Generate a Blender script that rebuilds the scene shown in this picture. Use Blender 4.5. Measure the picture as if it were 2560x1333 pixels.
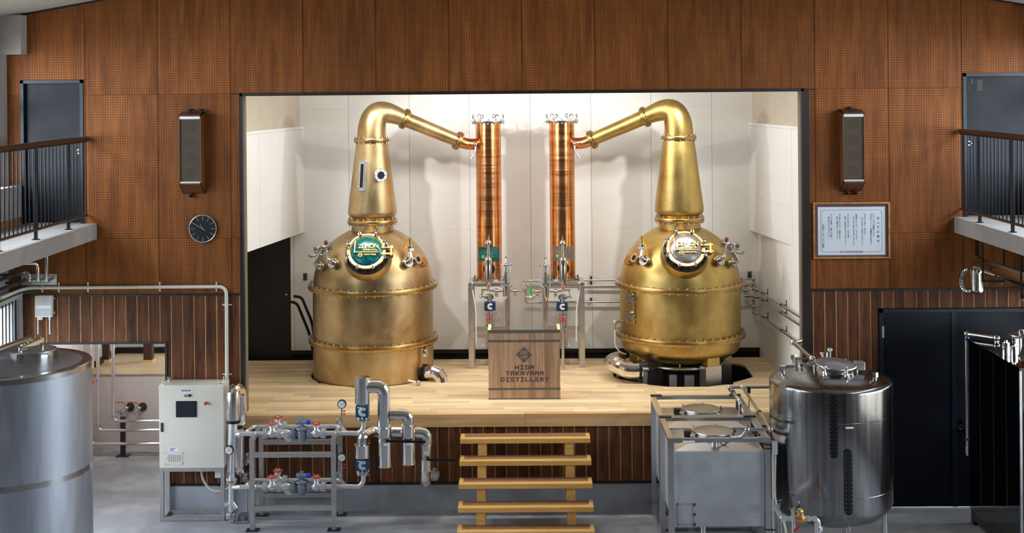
import bpy, math, random
from mathutils import Vector, Matrix
random.seed(7)
V = Vector
PI = math.pi
for o in list(bpy.data.objects): bpy.data.objects.remove(o)
SC = bpy.context.scene
COL = SC.collection

# ------------------------------------------------------------------ camera
F = 3312.0                      # focal length in pixels of the 2560x1333 frame
CAM = V((0, -16.5, 5.26))
PSI, TH, HY = 0.0091, 0.0086, 220.0
fwd = V((-math.sin(PSI), math.cos(PSI), 0))
rt0 = V((math.cos(PSI), math.sin(PSI), 0)); up0 = V((0, 0, 1))
rt = rt0*math.cos(TH) - up0*math.sin(TH)
up = up0*math.cos(TH) + rt0*math.sin(TH)
cd = bpy.data.cameras.new('camera'); cam = bpy.data.objects.new('camera', cd); COL.objects.link(cam)
R = Matrix((rt, up, -fwd)).transposed()
cam.matrix_world = Matrix.Translation(CAM) @ R.to_4x4()
cd.sensor_width = 36; cd.lens = 36*F/2560
cd.shift_y = -(666.5-HY)/2560
cd.clip_end = 200
SC.camera = cam

# ------------------------------------------------------------------ light
SC.view_settings.view_transform = 'Standard'; SC.view_settings.look = 'None'
SC.view_settings.gamma = 1; SC.view_settings.exposure = 0.0
SC.view_settings.use_curve_mapping = False
W = bpy.data.worlds.new('world'); SC.world = W; W.use_nodes = True
bg = W.node_tree.nodes['Background']; bg.inputs[0].default_value = (0.79, 0.89, 1.0, 1); bg.inputs[1].default_value = 15.5
def portal(loc, rot, sx, sy):
    l = bpy.data.lights.new('window_portal', 'AREA'); l.shape = 'RECTANGLE'; l.size = sx; l.size_y = sy
    l.cycles.is_portal = True
    o = bpy.data.objects.new('window_portal', l); o.location = loc; o.rotation_euler = rot; COL.objects.link(o)
def spot(loc, tgt, energy, angle, blend=0.6, size=0.06, col=(1, .965, .90)):
    l = bpy.data.lights.new('stage_spot', 'SPOT'); l.energy = energy; l.spot_size = angle; l.spot_blend = blend
    l.shadow_soft_size = size; l.color = col
    o = bpy.data.objects.new('stage_spot', l); o.location = loc
    o.rotation_euler = (V(tgt)-V(loc)).to_track_quat('-Z', 'Y').to_euler(); COL.objects.link(o)
def area(loc, tgt, energy, sx, sy, col=(1, .97, .92)):
    l = bpy.data.lights.new('soft_area_light', 'AREA'); l.shape = 'RECTANGLE'; l.size = sx; l.size_y = sy; l.energy = energy; l.color = col
    o = bpy.data.objects.new('soft_area_light', l); o.location = loc
    o.rotation_euler = (V(tgt)-V(loc)).to_track_quat('-Z', 'Y').to_euler(); COL.objects.link(o)
for s in (-1, 1):
    for (zc, h, yc, ly) in ((4.93, 1.62, -4.4, 8.2), (1.85, 1.7, -2.9, 5.6)):
        portal((s*6.42, yc, zc), (0, s*PI/2, 0), h, ly)
# lamps hung behind the top of the stage opening
spot((-2.7, .50, 5.75), (1.3, 3.0, 2.2), 260, 1.9)
spot((2.7, .50, 5.75), (-1.3, 3.0, 2.2), 260, 1.9)
area((0, .6, 5.85), (0, 1.7, 1.2), 125, 5.0, .25)
area((-5.4, 1.6, 2.58), (-5.4, 1.6, 0), 26, 1.2, .12)     # added lamp, no fixture seen, to brighten the recess

# ------------------------------------------------------------------ helpers
def ray(px, py): return rt*((px-1280)/F) + up*((HY-py)/F) + fwd
def P(px, py, Y):
    d = ray(px, py); return CAM + d*((Y-CAM.y)/d.y)
def PZ(px, py, Z):
    d = ray(px, py); return CAM + d*((Z-CAM.z)/d.z)
def PX(px, py, X):
    d = ray(px, py); return CAM + d*((X-CAM.x)/d.x)

def frame_of(a):
    a = V(a).normalized()
    t = V((0, 0, 1)) if abs(a.z) < .9 else V((1, 0, 0))
    x = t.cross(a).normalized(); y = a.cross(x)
    return x, y, a

class MB:
    def __init__(s): s.v = []; s.f = []
    def add(s, vs, fs):
        n = len(s.v); s.v += [tuple(q) for q in vs]; s.f += [tuple(i+n for i in q) for q in fs]; return s
    def box(s, x0, x1, y0, y1, z0, z1):
        vs = [(x, y, z) for z in (z0, z1) for y in (y0, y1) for x in (x0, x1)]
        return s.add(vs, [(0, 2, 3, 1), (4, 5, 7, 6), (0, 1, 5, 4), (2, 6, 7, 3), (0, 4, 6, 2), (1, 3, 7, 5)])
    def cbox(s, c, sx, sy, sz): return s.box(c[0]-sx/2, c[0]+sx/2, c[1]-sy/2, c[1]+sy/2, c[2]-sz/2, c[2]+sz/2)
    def obox(s, c, size, M):
        vs = [V(c)+M@V((x*size[0]/2, y*size[1]/2, z*size[2]/2)) for z in (-1, 1) for y in (-1, 1) for x in (-1, 1)]
        return s.add(vs, [(0, 2, 3, 1), (4, 5, 7, 6), (0, 1, 5, 4), (2, 6, 7, 3), (0, 4, 6, 2), (1, 3, 7, 5)])
    def bar(s, p0, p1, w, h, roll=None):          # square bar between two points
        p0 = V(p0); p1 = V(p1); x, y, a = frame_of(p1-p0)
        vs = [p+x*(i*w/2)+y*(j*h/2) for p in (p0, p1) for j in (-1, 1) for i in (-1, 1)]
        return s.add(vs, [(0, 2, 3, 1), (4, 5, 7, 6), (0, 1, 5, 4), (2, 6, 7, 3), (0, 4, 6, 2), (1, 3, 7, 5)])
    def cyl(s, p0, p1, r0, r1=None, n=16, caps=True):
        r1 = r0 if r1 is None else r1
        p0 = V(p0); p1 = V(p1); x, y, a = frame_of(p1-p0); k = len(s.v); vs = []
        for p, r in ((p0, r0), (p1, r1)):
            for i in range(n):
                t = 2*PI*i/n; vs.append(p+x*(r*math.cos(t))+y*(r*math.sin(t)))
        fs = [(i, (i+1) % n, n+(i+1) % n, n+i) for i in range(n)]
        if caps: fs += [tuple(range(n-1, -1, -1)), tuple(range(n, 2*n))]
        return s.add(vs, fs)
    def lathe(s, prof, c=(0, 0, 0), axis=(0, 0, 1), n=48, close=False):
        c = V(c); x, y, a = frame_of(axis); vs = []; m = len(prof)
        for (r, z) in prof:
            for i in range(n):
                t = 2*PI*i/n; vs.append(c+a*z+x*(r*math.cos(t))+y*(r*math.sin(t)))
        fs = []
        for j in range(m-1 if not close else m):
            j2 = (j+1) % m
            fs += [(j*n+i, j*n+(i+1) % n, j2*n+(i+1) % n, j2*n+i) for i in range(n)]
        if not close:
            if prof[0][0] > 1e-4: fs.append(tuple(range(n-1, -1, -1)))
            if prof[-1][0] > 1e-4: fs.append(tuple((m-1)*n+i for i in range(n)))
        return s.add(vs, fs)
    def tube(s, path, r, n=10, closed=False, caps=True):
        path = [V(p) for p in path]; m = len(path)
        rr = r if isinstance(r, (list, tuple)) else [r]*m
        tang = []
        for i in range(m):
            if closed: t = path[(i+1) % m]-path[i-1]
            else: t = path[min(i+1, m-1)]-path[max(i-1, 0)]
            tang.append(t.normalized())
        x, y, a = frame_of(tang[0]); vs = []
        for i in range(m):
            if i:
                q = tang[i-1].rotation_difference(tang[i]); x = q@x
                x = (x-tang[i]*x.dot(tang[i])).normalized()
            y = tang[i].cross(x)
            for k in range(n):
                t = 2*PI*k/n; vs.append(path[i]+x*(rr[i]*math.cos(t))+y*(rr[i]*math.sin(t)))
        fs = []
        for j in range(m if closed else m-1):
            j2 = (j+1) % m
            fs += [(j*n+i, j*n+(i+1) % n, j2*n+(i+1) % n, j2*n+i) for i in range(n)]
        if caps and not closed: fs += [tuple(range(n-1, -1, -1)), tuple((m-1)*n+i for i in range(n))]
        return s.add(vs, fs)
    def torus(s, c, axis, Rr, r, n=24, k=8, a0=0, a1=2*PI):
        x, y, a = frame_of(axis); c = V(c); full = abs(a1-a0-2*PI) < 1e-6
        pts = [c+x*(Rr*math.cos(a0+(a1-a0)*i/n))+y*(Rr*math.sin(a0+(a1-a0)*i/n)) for i in range(n if full else n+1)]
        return s.tube(pts, r, k, closed=full)
    def sphere(s, c, r, n=16, sz=1.0):
        m = n//2; prof = [(max(1e-5, r*math.sin(PI*j/m)), -r*sz*math.cos(PI*j/m)) for j in range(m+1)]
        return s.lathe(prof, c, n=n)
    def prism(s, poly, y0, y1):                    # poly of (x,z) extruded along Y
        n = len(poly)
        vs = [(p[0], y0, p[1]) for p in poly]+[(p[0], y1, p[1]) for p in poly]
        return s.add(vs, [tuple(range(n)), tuple(range(2*n-1, n-1, -1))]+[(i+n, (i+1) % n+n, (i+1) % n, i) for i in range(n)])
    def hprism(s, poly, z0, z1):                   # poly of (x,y) extruded along Z
        n = len(poly)
        vs = [(p[0], p[1], z0) for p in poly]+[(p[0], p[1], z1) for p in poly]
        return s.add(vs, [tuple(range(n-1, -1, -1)), tuple(range(n, 2*n))]+[(i, (i+1) % n, (i+1) % n+n, i+n) for i in range(n)])
    def bolts(s, c, axis, Rr, n, r, h0, h1, a0=0):  # ring of hex bolts
        x, y, a = frame_of(axis); c = V(c)
        for i in range(n):
            t = a0+2*PI*i/n; p = c+x*(Rr*math.cos(t))+y*(Rr*math.sin(t))
            s.cyl(p+a*h0, p+a*h1, r, n=6)
        return s
    def data(s, name, mat, smooth=True, off=V((0, 0, 0)), ang=0.6):
        me = bpy.data.meshes.new(name)
        me.from_pydata([tuple(V(q)-off) for q in s.v], [], s.f)
        if smooth:
            me.polygons.foreach_set('use_smooth', [True]*len(me.polygons))
            me.set_sharp_from_angle(angle=ang)
        me.materials.append(mat); me.update(); return me
    def build(s, name, mat, parent=None, smooth=True, bevel=0, ang=0.6):
        if parent is None:
            xs = [q[0] for q in s.v]; ys = [q[1] for q in s.v]; zs = [q[2] for q in s.v]
            off = V(((min(xs)+max(xs))/2, (min(ys)+max(ys))/2, min(zs)))
        else:
            t = parent
            while t.parent: t = t.parent
            off = V(t.location)
        o = bpy.data.objects.new(name, s.data(name, mat, smooth, off, ang))
        if parent is None: o.location = off
        else: o.parent = parent
        COL.objects.link(o)
        if bevel:
            b = o.modifiers.new('bevel', 'BEVEL'); b.width = bevel; b.segments = 2; b.limit_method = 'ANGLE'; b.angle_limit = .7
        return o
def thing(name, label, cat, loc=(0, 0, 0), group=None):
    o = bpy.data.objects.new(name, None); o.empty_display_size = .1; COL.objects.link(o); o.location = loc
    return tag(o, label, cat, group)
def tag(o, label, cat, group=None):
    o['label'] = label; o['category'] = cat
    if group: o['group'] = group
    return o
def struct(o, label=None):
    o['kind'] = 'structure'
    if label: o['label'] = label
    return o
def stuff(o): o['kind'] = 'stuff'; return o
def bend(pts, r, seg=6):                           # round the corners of a polyline
    pts = [V(p) for p in pts]; out = [pts[0]]
    for i in range(1, len(pts)-1):
        a = pts[i-1]-pts[i]; b = pts[i+1]-pts[i]; d = min(r, a.length*.49, b.length*.49)
        p0 = pts[i]+a.normalized()*d; p1 = pts[i]+b.normalized()*d
        for k in range(seg+1):
            t = k/seg; out.append(p0*(1-t)**2+pts[i]*(2*t*(1-t))+p1*t*t)
    out.append(pts[-1]); return out
def text(s, name, mat, parent, loc, size, Rm, extrude=.001, align='CENTER', width=None, spacing=1.0, vertical=False, lsp=1.0):
    c = bpy.data.curves.new(name, 'FONT'); c.body = s; c.size = size; c.extrude = extrude; c.align_x = align; c.align_y = 'CENTER'
    c.space_character = spacing; c.space_line = lsp; c.resolution_u = 3
    o = bpy.data.objects.new(name, c); COL.objects.link(o)
    dg = bpy.context.evaluated_depsgraph_get(); me = bpy.data.meshes.new_from_object(o.evaluated_get(dg))
    bpy.data.objects.remove(o); bpy.data.curves.remove(c)
    k = 1.0
    if width and len(me.vertices):
        w = max(q.co.x for q in me.vertices)-min(q.co.x for q in me.vertices); k = width/w
    t = parent
    while t.parent: t = t.parent
    me.transform(Matrix.Translation(V(loc)-V(t.location)) @ Rm.to_4x4() @ Matrix.Diagonal((k, 1 if width else k, 1, 1)))
    me.materials.clear(); me.materials.append(mat)
    o = bpy.data.objects.new(name, me); COL.objects.link(o); o.parent = parent; return o
FRONT = Matrix(((1, 0, 0), (0, 0, -1), (0, 1, 0)))     # text plane facing the camera (-Y)

# ------------------------------------------------------------------ materials
def nm(name):
    m = bpy.data.materials.new(name); m.use_nodes = True; nt = m.node_tree
    return m, nt, nt.nodes['Principled BSDF']
def L(nt, a, b): nt.links.new(a, b)
def N(nt, t, **k):
    n = nt.nodes.new(t)
    for q, w in k.items(): setattr(n, q, w)
    return n
def plain(name, col, rough=.5, metal=0, var=0.0, scale=8, bump=0, stretch=(1, 1, 1), rand=0, spec=None, aniso=0, rvar=0, coat=0):
    m, nt, b = nm(name)
    b.inputs['Base Color'].default_value = (*col, 1); b.inputs['Roughness'].default_value = rough; b.inputs['Metallic'].default_value = metal
    if spec is not None: b.inputs['Specular IOR Level'].default_value = spec
    if coat: b.inputs['Coat Weight'].default_value = coat; b.inputs['Coat Roughness'].default_value = .15
    if var or bump or rvar or rand:
        tc = N(nt, 'ShaderNodeTexCoord'); mp = N(nt, 'ShaderNodeMapping'); mp.inputs['Scale'].default_value = stretch
        L(nt, tc.outputs['Object'], mp.inputs['Vector'])
        vec = mp.outputs['Vector']
        oi = N(nt, 'ShaderNodeObjectInfo')
        if rand:
            ad = N(nt, 'ShaderNodeVectorMath', operation='ADD'); sc = N(nt, 'ShaderNodeMath', operation='MULTIPLY'); sc.inputs[1].default_value = 37
            L(nt, oi.outputs['Random'], sc.inputs[0]); L(nt, vec, ad.inputs[0]); L(nt, sc.outputs[0], ad.inputs[1]); vec = ad.outputs[0]
        no = N(nt, 'ShaderNodeTexNoise'); no.inputs['Scale'].default_value = scale; no.inputs['Detail'].default_value = 6; no.inputs['Roughness'].default_value = .62
        L(nt, vec, no.inputs['Vector'])
        if var or rand:
            mr = N(nt, 'ShaderNodeMapRange'); mr.inputs[1].default_value = .3; mr.inputs[2].default_value = .7
            mr.inputs[3].default_value = 1-var; mr.inputs[4].default_value = 1+var*.6
            L(nt, no.outputs[0], mr.inputs[0]); val = mr.outputs[0]
            if rand:
                m2 = N(nt, 'ShaderNodeMapRange'); m2.inputs[3].default_value = 1-rand; m2.inputs[4].default_value = 1+rand
                L(nt, oi.outputs['Random'], m2.inputs[0]); mu = N(nt, 'ShaderNodeMath', operation='MULTIPLY')
                L(nt, val, mu.inputs[0]); L(nt, m2.outputs[0], mu.inputs[1]); val = mu.outputs[0]
            hs = N(nt, 'ShaderNodeHueSaturation'); hs.inputs['Color'].default_value = (*col, 1)
            L(nt, val, hs.inputs['Value']); L(nt, hs.outputs[0], b.inputs['Base Color'])
        if rvar:
            m3 = N(nt, 'ShaderNodeMapRange'); m3.inputs[1].default_value = .3; m3.inputs[2].default_value = .7
            m3.inputs[3].default_value = max(.02, rough-rvar); m3.inputs[4].default_value = rough+rvar
            L(nt, no.outputs[0], m3.inputs[0]); L(nt, m3.outputs[0], b.inputs['Roughness'])
        if bump:
            bp = N(nt, 'ShaderNodeBump'); bp.inputs['Strength'].default_value = bump; bp.inputs['Distance'].default_value = .01
            L(nt, no.outputs[0], bp.inputs['Height']); L(nt, bp.outputs[0], b.inputs['Normal'])
    return m
def twotone(name, c1, c2, rough=.5, metal=0, scale=4, stretch=(1, 1, 1), rand=.15, lo=.35, hi=.65, bump=0, rough2=None, scale2=None):
    m, nt, b = nm(name); b.inputs['Roughness'].default_value = rough; b.inputs['Metallic'].default_value = metal
    tc = N(nt, 'ShaderNodeTexCoord'); mp = N(nt, 'ShaderNodeMapping'); mp.inputs['Scale'].default_value = stretch
    L(nt, tc.outputs['Object'], mp.inputs['Vector']); oi = N(nt, 'ShaderNodeObjectInfo')
    ad = N(nt, 'ShaderNodeVectorMath', operation='ADD'); sc = N(nt, 'ShaderNodeMath', operation='MULTIPLY'); sc.inputs[1].default_value = 37
    L(nt, oi.outputs['Random'], sc.inputs[0]); L(nt, mp.outputs[0], ad.inputs[0]); L(nt, sc.outputs[0], ad.inputs[1])
    no = N(nt, 'ShaderNodeTexNoise'); no.inputs['Scale'].default_value = scale; no.inputs['Detail'].default_value = 7; no.inputs['Roughness'].default_value = .65
    no.inputs['Distortion'].default_value = .3
    L(nt, ad.outputs[0], no.inputs['Vector'])
    cr = N(nt, 'ShaderNodeValToRGB'); cr.color_ramp.elements[0].position = lo; cr.color_ramp.elements[1].position = hi
    cr.color_ramp.elements[0].color = (*c1, 1); cr.color_ramp.elements[1].color = (*c2, 1); L(nt, no.outputs[0], cr.inputs[0])
    hs = N(nt, 'ShaderNodeHueSaturation'); L(nt, cr.outputs[0], hs.inputs['Color'])
    mr = N(nt, 'ShaderNodeMapRange'); mr.inputs[3].default_value = 1-rand; mr.inputs[4].default_value = 1+rand
    L(nt, oi.outputs['Random'], mr.inputs[0]); L(nt, mr.outputs[0], hs.inputs['Value']); L(nt, hs.outputs[0], b.inputs['Base Color'])
    if rough2 is not None:
        m3 = N(nt, 'ShaderNodeMapRange'); m3.inputs[1].default_value = lo; m3.inputs[2].default_value = hi
        m3.inputs[3].default_value = rough; m3.inputs[4].default_value = rough2
        L(nt, no.outputs[0], m3.inputs[0]); L(nt, m3.outputs[0], b.inputs['Roughness'])
    if bump:
        bp = N(nt, 'ShaderNodeBump'); bp.inputs['Strength'].default_value = bump; bp.inputs['Distance'].default_value = .004
        L(nt, no.outputs[0], bp.inputs['Height']); L(nt, bp.outputs[0], b.inputs['Normal'])
    return m
def pegboard():
    m = twotone('pegboard', (.175, .053, .010), (.32, .104, .021), .6, scale=3.0, stretch=(3, 3, .35), rand=.10)
    m.node_tree.nodes['Principled BSDF'].inputs['Specular IOR Level'].default_value = .22
    nt = m.node_tree; b = nt.nodes['Principled BSDF']
    src = b.inputs['Base Color'].links[0].from_socket
    tc = N(nt, 'ShaderNodeTexCoord'); sp = N(nt, 'ShaderNodeSeparateXYZ'); L(nt, tc.outputs['Object'], sp.inputs[0])
    sq = []
    for ax in (0, 2):
        d = N(nt, 'ShaderNodeMath', operation='DIVIDE'); d.inputs[1].default_value = .0303; L(nt, sp.outputs[ax], d.inputs[0])
        f = N(nt, 'ShaderNodeMath', operation='FRACT'); L(nt, d.outputs[0], f.inputs[0])
        u = N(nt, 'ShaderNodeMath', operation='SUBTRACT'); u.inputs[1].default_value = .5; L(nt, f.outputs[0], u.inputs[0])
        q = N(nt, 'ShaderNodeMath', operation='MULTIPLY'); L(nt, u.outputs[0], q.inputs[0]); L(nt, u.outputs[0], q.inputs[1]); sq.append(q)
    a = N(nt, 'ShaderNodeMath', operation='ADD'); L(nt, sq[0].outputs[0], a.inputs[0]); L(nt, sq[1].outputs[0], a.inputs[1])
    mr = N(nt, 'ShaderNodeMapRange'); mr.inputs[1].default_value = .028; mr.inputs[2].default_value = .048; L(nt, a.outputs[0], mr.inputs[0])
    mx = N(nt, 'ShaderNodeMix', data_type='RGBA'); L(nt, mr.outputs[0], mx.inputs[0])
    mx.inputs[6].default_value = (.022, .008, .003, 1); L(nt, src, mx.inputs[7]); L(nt, mx.outputs[2], b.inputs['Base Color'])  # dark dots put the shade of the hole depth into the colour
    return m
def brushed(name, col, rough, scale=6, stretch=(60, 60, .5), var=.12, rvar=.08, blot=0):
    return plain(name, col, rough, 1, var=var, scale=scale, stretch=stretch, rvar=rvar)
def glass(name, col=(1, 1, 1), rough=.0, tr=1.0):
    m, nt, b = nm(name); b.inputs['Base Color'].default_value = (*col, 1); b.inputs['Roughness'].default_value = rough
    b.inputs['Transmission Weight'].default_value = tr; b.inputs['IOR'].default_value = 1.1; return m
def emit(name, col, s):
    m, nt, b = nm(name); b.inputs['Base Color'].default_value = (*col, 1); b.inputs['Emission Color'].default_value = (*col, 1); b.inputs['Emission Strength'].default_value = s; return m

M = {}
M['peg'] = pegboard()
M['plank'] = twotone('dark_plank', (.060, .019, .008), (.19, .066, .024), .55, scale=3, stretch=(5, 5, .5), rand=.35)
M['plank'].node_tree.nodes['Principled BSDF'].inputs['Specular IOR Level'].default_value = .25
M['batten'] = plain('batten_wood', (.66, .38, .14), .6, var=.3, scale=10, stretch=(1, 1, 1))
M['darkwood'] = plain('dark_trim', (.012, .006, .004), .45, var=.3, scale=5)
M['backing'] = plain('wall_backing', (.03, .014, .008), .8)
M['white'] = plain('stage_white', (.82, .82, .80), .7, var=.04, scale=1.5)
M['plaster'] = plain('aged_plaster', (.58, .50, .40), .8, var=.10, scale=2)
M['recess'] = plain('recess_plaster', (.60, .53, .50), .8, var=.05, scale=2)
M['concrete'] = plain('concrete', (.40, .37, .345), .75, var=.14, scale=3, bump=.05)
M['floorc'] = twotone('floor_concrete', (.24, .25, .27), (.42, .43, .45), .32, scale=1.3, stretch=(1, 1, 1), rand=0, rough2=.5)
M['plinth'] = twotone('plinth_concrete', (.30, .32, .36), (.44, .46, .50), .6, scale=2, rand=0)
M['ceil'] = plain('ceiling_paint', (.55, .53, .52), .8)
M['rear'] = plain('rear_wall', (.40, .36, .32), .7)
M['door'] = plain('door_black', (.0055, .007, .012), .42, var=.25, scale=3, rvar=.06, spec=.2)
M['doorf'] = plain('door_frame', (.009, .012, .02), .35, spec=.3)
M['blackw'] = plain('black_paint', (.006, .006, .007), .5)
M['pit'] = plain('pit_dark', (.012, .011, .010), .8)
M['floorw'] = twotone('stage_maple', (.66, .45, .23), (.88, .70, .44), .42, scale=3, stretch=(.5, 14, 1), rand=.20)
M['beamw'] = twotone('beam_cedar', (.60, .33, .13), (.80, .51, .24), .5, scale=2.2, stretch=(.35, 3, 6), rand=.10)
M['stair'] = twotone('stair_wood', (.62, .32, .08), (.80, .48, .15), .4, scale=3, stretch=(.5, 6, 6), rand=.12)
M['anti'] = plain('tread_inset', (.22, .105, .04), .7, var=.2)
M['oak'] = twotone('lectern_oak', (.30, .17, .095), (.52, .33, .20), .5, scale=2.6, stretch=(7, 7, .45), rand=.22)
M['lband'] = plain('lectern_band', (.10, .095, .09), .5)
M['brass'] = twotone('aged_brass', (.375, .248, .115), (.71, .525, .280), .33, 1, scale=2.2, stretch=(1, 1, .8), rand=.04, lo=.3, hi=.7, rough2=.46, bump=.02)
M['brassr'] = twotone('amber_brass', (.355, .230, .064), (.66, .475, .172), .31, 1, scale=2.0, stretch=(1, 1, .8), rand=.04, lo=.3, hi=.7, rough2=.46, bump=.02)
M['brassp'] = plain('polished_brass', (.82, .55, .20), .22, 1, var=.15, scale=9)
M['flange'] = plain('flange_brass', (.55, .35, .12), .33, 1, var=.25, scale=7)
M['copper'] = twotone('copper', (.60, .235, .085), (.86, .41, .18), .17, 1, scale=3, stretch=(.4, .4, 9), rand=.03, rough2=.26, bump=.03)
M['steel'] = plain('stainless', (.58, .57, .56), .24, 1, var=.12, scale=6)
M['chrome'] = plain('polished_stainless', (.78, .76, .74), .10, 1, var=.06, scale=3)
M['clad'] = plain('cladding_stainless', (.80, .78, .76), .14, 1)
M['brush'] = plain('brushed_stainless', (.50, .53, .59), .46, 1, var=.10, scale=2, stretch=(6, 6, .8), rvar=.05)
M['brushd'] = plain('tank_stainless', (.27, .26, .26), .19, 1, var=.35, scale=2, stretch=(14, 14, .25), rvar=.06)
M['satin'] = plain('satin_stainless', (.60, .60, .61), .34, 1, var=.12, scale=3, rvar=.06)
M['ibc'] = plain('scuffed_stainless', (.60, .61, .63), .45, .7, var=.12, scale=4, rvar=.08)
M['galv'] = plain('rack_steel', (.46, .44, .43), .42, .6, var=.15, scale=9)
M['cast'] = plain('silver_paint', (.76, .77, .79), .30, .7, var=.08, scale=12)
M['castd'] = plain('grey_casting', (.27, .31, .37), .40, .55)
M['mirror'] = plain('mirror_stainless', (.11, .11, .115), .045, 1)
M['black'] = plain('black_rubber', (.009, .009, .010), .5, spec=.25)
M['dark'] = plain('dark_steel', (.05, .05, .055), .40, .6)
M['red'] = plain('red_paint', (.62, .045, .015), .35)
M['blue'] = plain('blue_cap', (.01, .06, .60), .35)
M['teal'] = twotone('teal_patina', (.002, .055, .06), (.008, .20, .21), .22, .15, scale=9, rand=0)
M['pewter'] = twotone('pewter', (.28, .25, .23), (.46, .43, .40), .35, .8, scale=9, rand=0)
M['gold'] = plain('gold_letter', (.80, .50, .13), .3, .9)
M['actblue'] = plain('actuator_blue', (.008, .085, .19), .35)
M['actdark'] = plain('actuator_navy', (.006, .03, .07), .35)
M['silver'] = plain('silver_plate', (.62, .64, .66), .35, .3)
M['cab'] = plain('cabinet_ivory', (.70, .66, .57), .35)
M['screen'] = plain('screen_dark', (.018, .022, .030), .12)
M['label'] = plain('label_white', (.80, .82, .85), .5)
M['ink'] = plain('ink_dark', (.03, .03, .05), .6)
M['cream'] = plain('cream_pipe', (.68, .66, .58), .4)
M['whitep'] = plain('white_plastic', (.80, .81, .84), .35)
M['green'] = plain('green_handle', (.01, .42, .06), .35)
M['gcable'] = plain('green_cable', (.0, .12, .05), .4)
M['spkw'] = twotone('speaker_wood', (.10, .034, .012), (.18, .066, .022), .4, scale=3, stretch=(5, 5, .5), rand=.05)
M['cloth'] = plain('speaker_cloth', (.085, .062, .038), .9, var=.15, scale=60)
M['clothd'] = plain('speaker_cone', (.066, .049, .031), .9)
M['framew'] = twotone('frame_wood', (.34, .13, .035), (.58, .28, .09), .4, scale=4, stretch=(2, 2, 2), rand=.05)
M['mount'] = plain('mount_board', (.13, .075, .075), .7, var=.1)
M['paper'] = plain('paper', (.72, .76, .82), .6, var=.02, scale=3)
M['rail'] = plain('handrail_wood', (.055, .026, .016), .35)
M['iron'] = plain('iron_black', (.010, .010, .012), .45, spec=.3)
M['glass'] = glass('clear_glass')
M['wframe'] = plain('window_frame', (.30, .31, .33), .45)
M['bronze'] = plain('bronze_valve', (.72, .38, .16), .32, .85)
M['clamp'] = plain('bolt_steel', (.36, .36, .38), .3, 1)
M['leaf'] = plain('leaf_green', (.12, .18, .05), .6, var=.3, rand=.3)
# ================================================================== the setting
SF = 1.21                                            # stage floor height
def minus(r, holes):
    out = [r]
    for h in holes:
        nx = []
        for (a, b, c, d) in out:
            x0, x1, z0, z1 = max(a, h[0]), min(b, h[1]), max(c, h[2]), min(d, h[3])
            if x0 >= x1-1e-4 or z0 >= z1-1e-4: nx.append((a, b, c, d)); continue
            if c < z0: nx.append((a, b, c, z0))
            if z1 < d: nx.append((a, b, z1, d))
            if a < x0: nx.append((a, x0, z0, z1))
            if x1 < b: nx.append((x1, b, z0, z1))
        out = nx
    return [q for q in out if q[1]-q[0] > .004 and q[3]-q[2] > .004]
XL, XR = P(18, 300, 0).x, 6.50
ZT = P(300, 735, 0).z                                # underside of the perforated boards
S1, S2 = P(300, 237, 0).z, P(300, 597, 0).z
OX0, OX1, OZ = P(603, 640, 0).x, P(2012, 560, 0).x, P(603, 237, 0).z
CZ0 = P(52, 35, 0).z
def ceil_z(x): return CZ0 + .175*(6.27-abs(x))
BT = P(242.6, 559, 0).z                              # balcony top
D1 = (P(52, 400, 0).x, P(210, 400, 0).x, BT, P(130, 200, 0).z)
D2 = (P(2408, 400, 0).x, 6.40, BT, P(2480, 182, 0).z)
AL = (P(58, 900, 0).x, P(413, 900, 0).x, 0, P(250, 861, 0).z)
D3 = (P(2198, 900, 0).x, 6.42, 0, P(2300, 772, 0).z)
OPEN = (OX0, OX1, SF, OZ)
holes = [OPEN, D1, D2, AL, D3]
PLZ = P(1000, 1212, 0).z                             # top of concrete plinth

mb = MB()
for (a, b, c, d) in minus((XL-.2, XR+.2, 0, 7.6), [(OX0, OX1, SF-.3, OZ)]+holes[1:]): mb.box(a, b, .022, .2, c, d)
wall_front = struct(mb.build('wall_front', M['backing'], smooth=False)); 
def reloc(o):                                        # structure meshes keep the world origin
    off = V(o.location); o.data.transform(Matrix.Translation(off)); o.location = (0, 0, 0); return o
reloc(wall_front)
def sbox(name, mat, boxes, smooth=False, parent=None, bevel=0):
    m = MB()
    for b in boxes: m.box(*b)
    o = m.build(name, mat, parent, smooth, bevel)
    if parent is None: reloc(o); struct(o)
    return o

# perforated hardboard panels
seams = [XL]+[P(1304, 100, 0).x+.91*k for k in range(-6, 7)]+[XR]
rows = [ZT, S2, S1, S1+1.82, 7.6]
ph = [(OX0-.002, OX1+.002, SF, OZ+.002), (D1[0], D1[1], D1[2]-.1, D1[3]), D2]
for i in range(len(seams)-1):
    for j in range(len(rows)-1):
        a, b, c, d = seams[i]+.0035, seams[i+1]-.0035, rows[j]+.0015, rows[j+1]-.0015
        cx, cz = (a+b)/2, (c+d)/2
        m = MB()
        for (p, q, r, s) in minus((a, b, c, d), ph):
            tp, tq = min(s, ceil_z(p)), min(s, ceil_z(q))
            if min(tp, tq) <= r+.01: continue
            m.prism([(p, r), (q, r), (q, tq), (p, tp)], 0, .02)
        if not m.v: continue
        m.v = [(x-cx, y, z-cz) for (x, y, z) in m.v]
        o = bpy.data.objects.new('panel', m.data('panel', M['peg'], False)); o.location = (cx, 0, cz); o.parent = wall_front; COL.objects.link(o)

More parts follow.
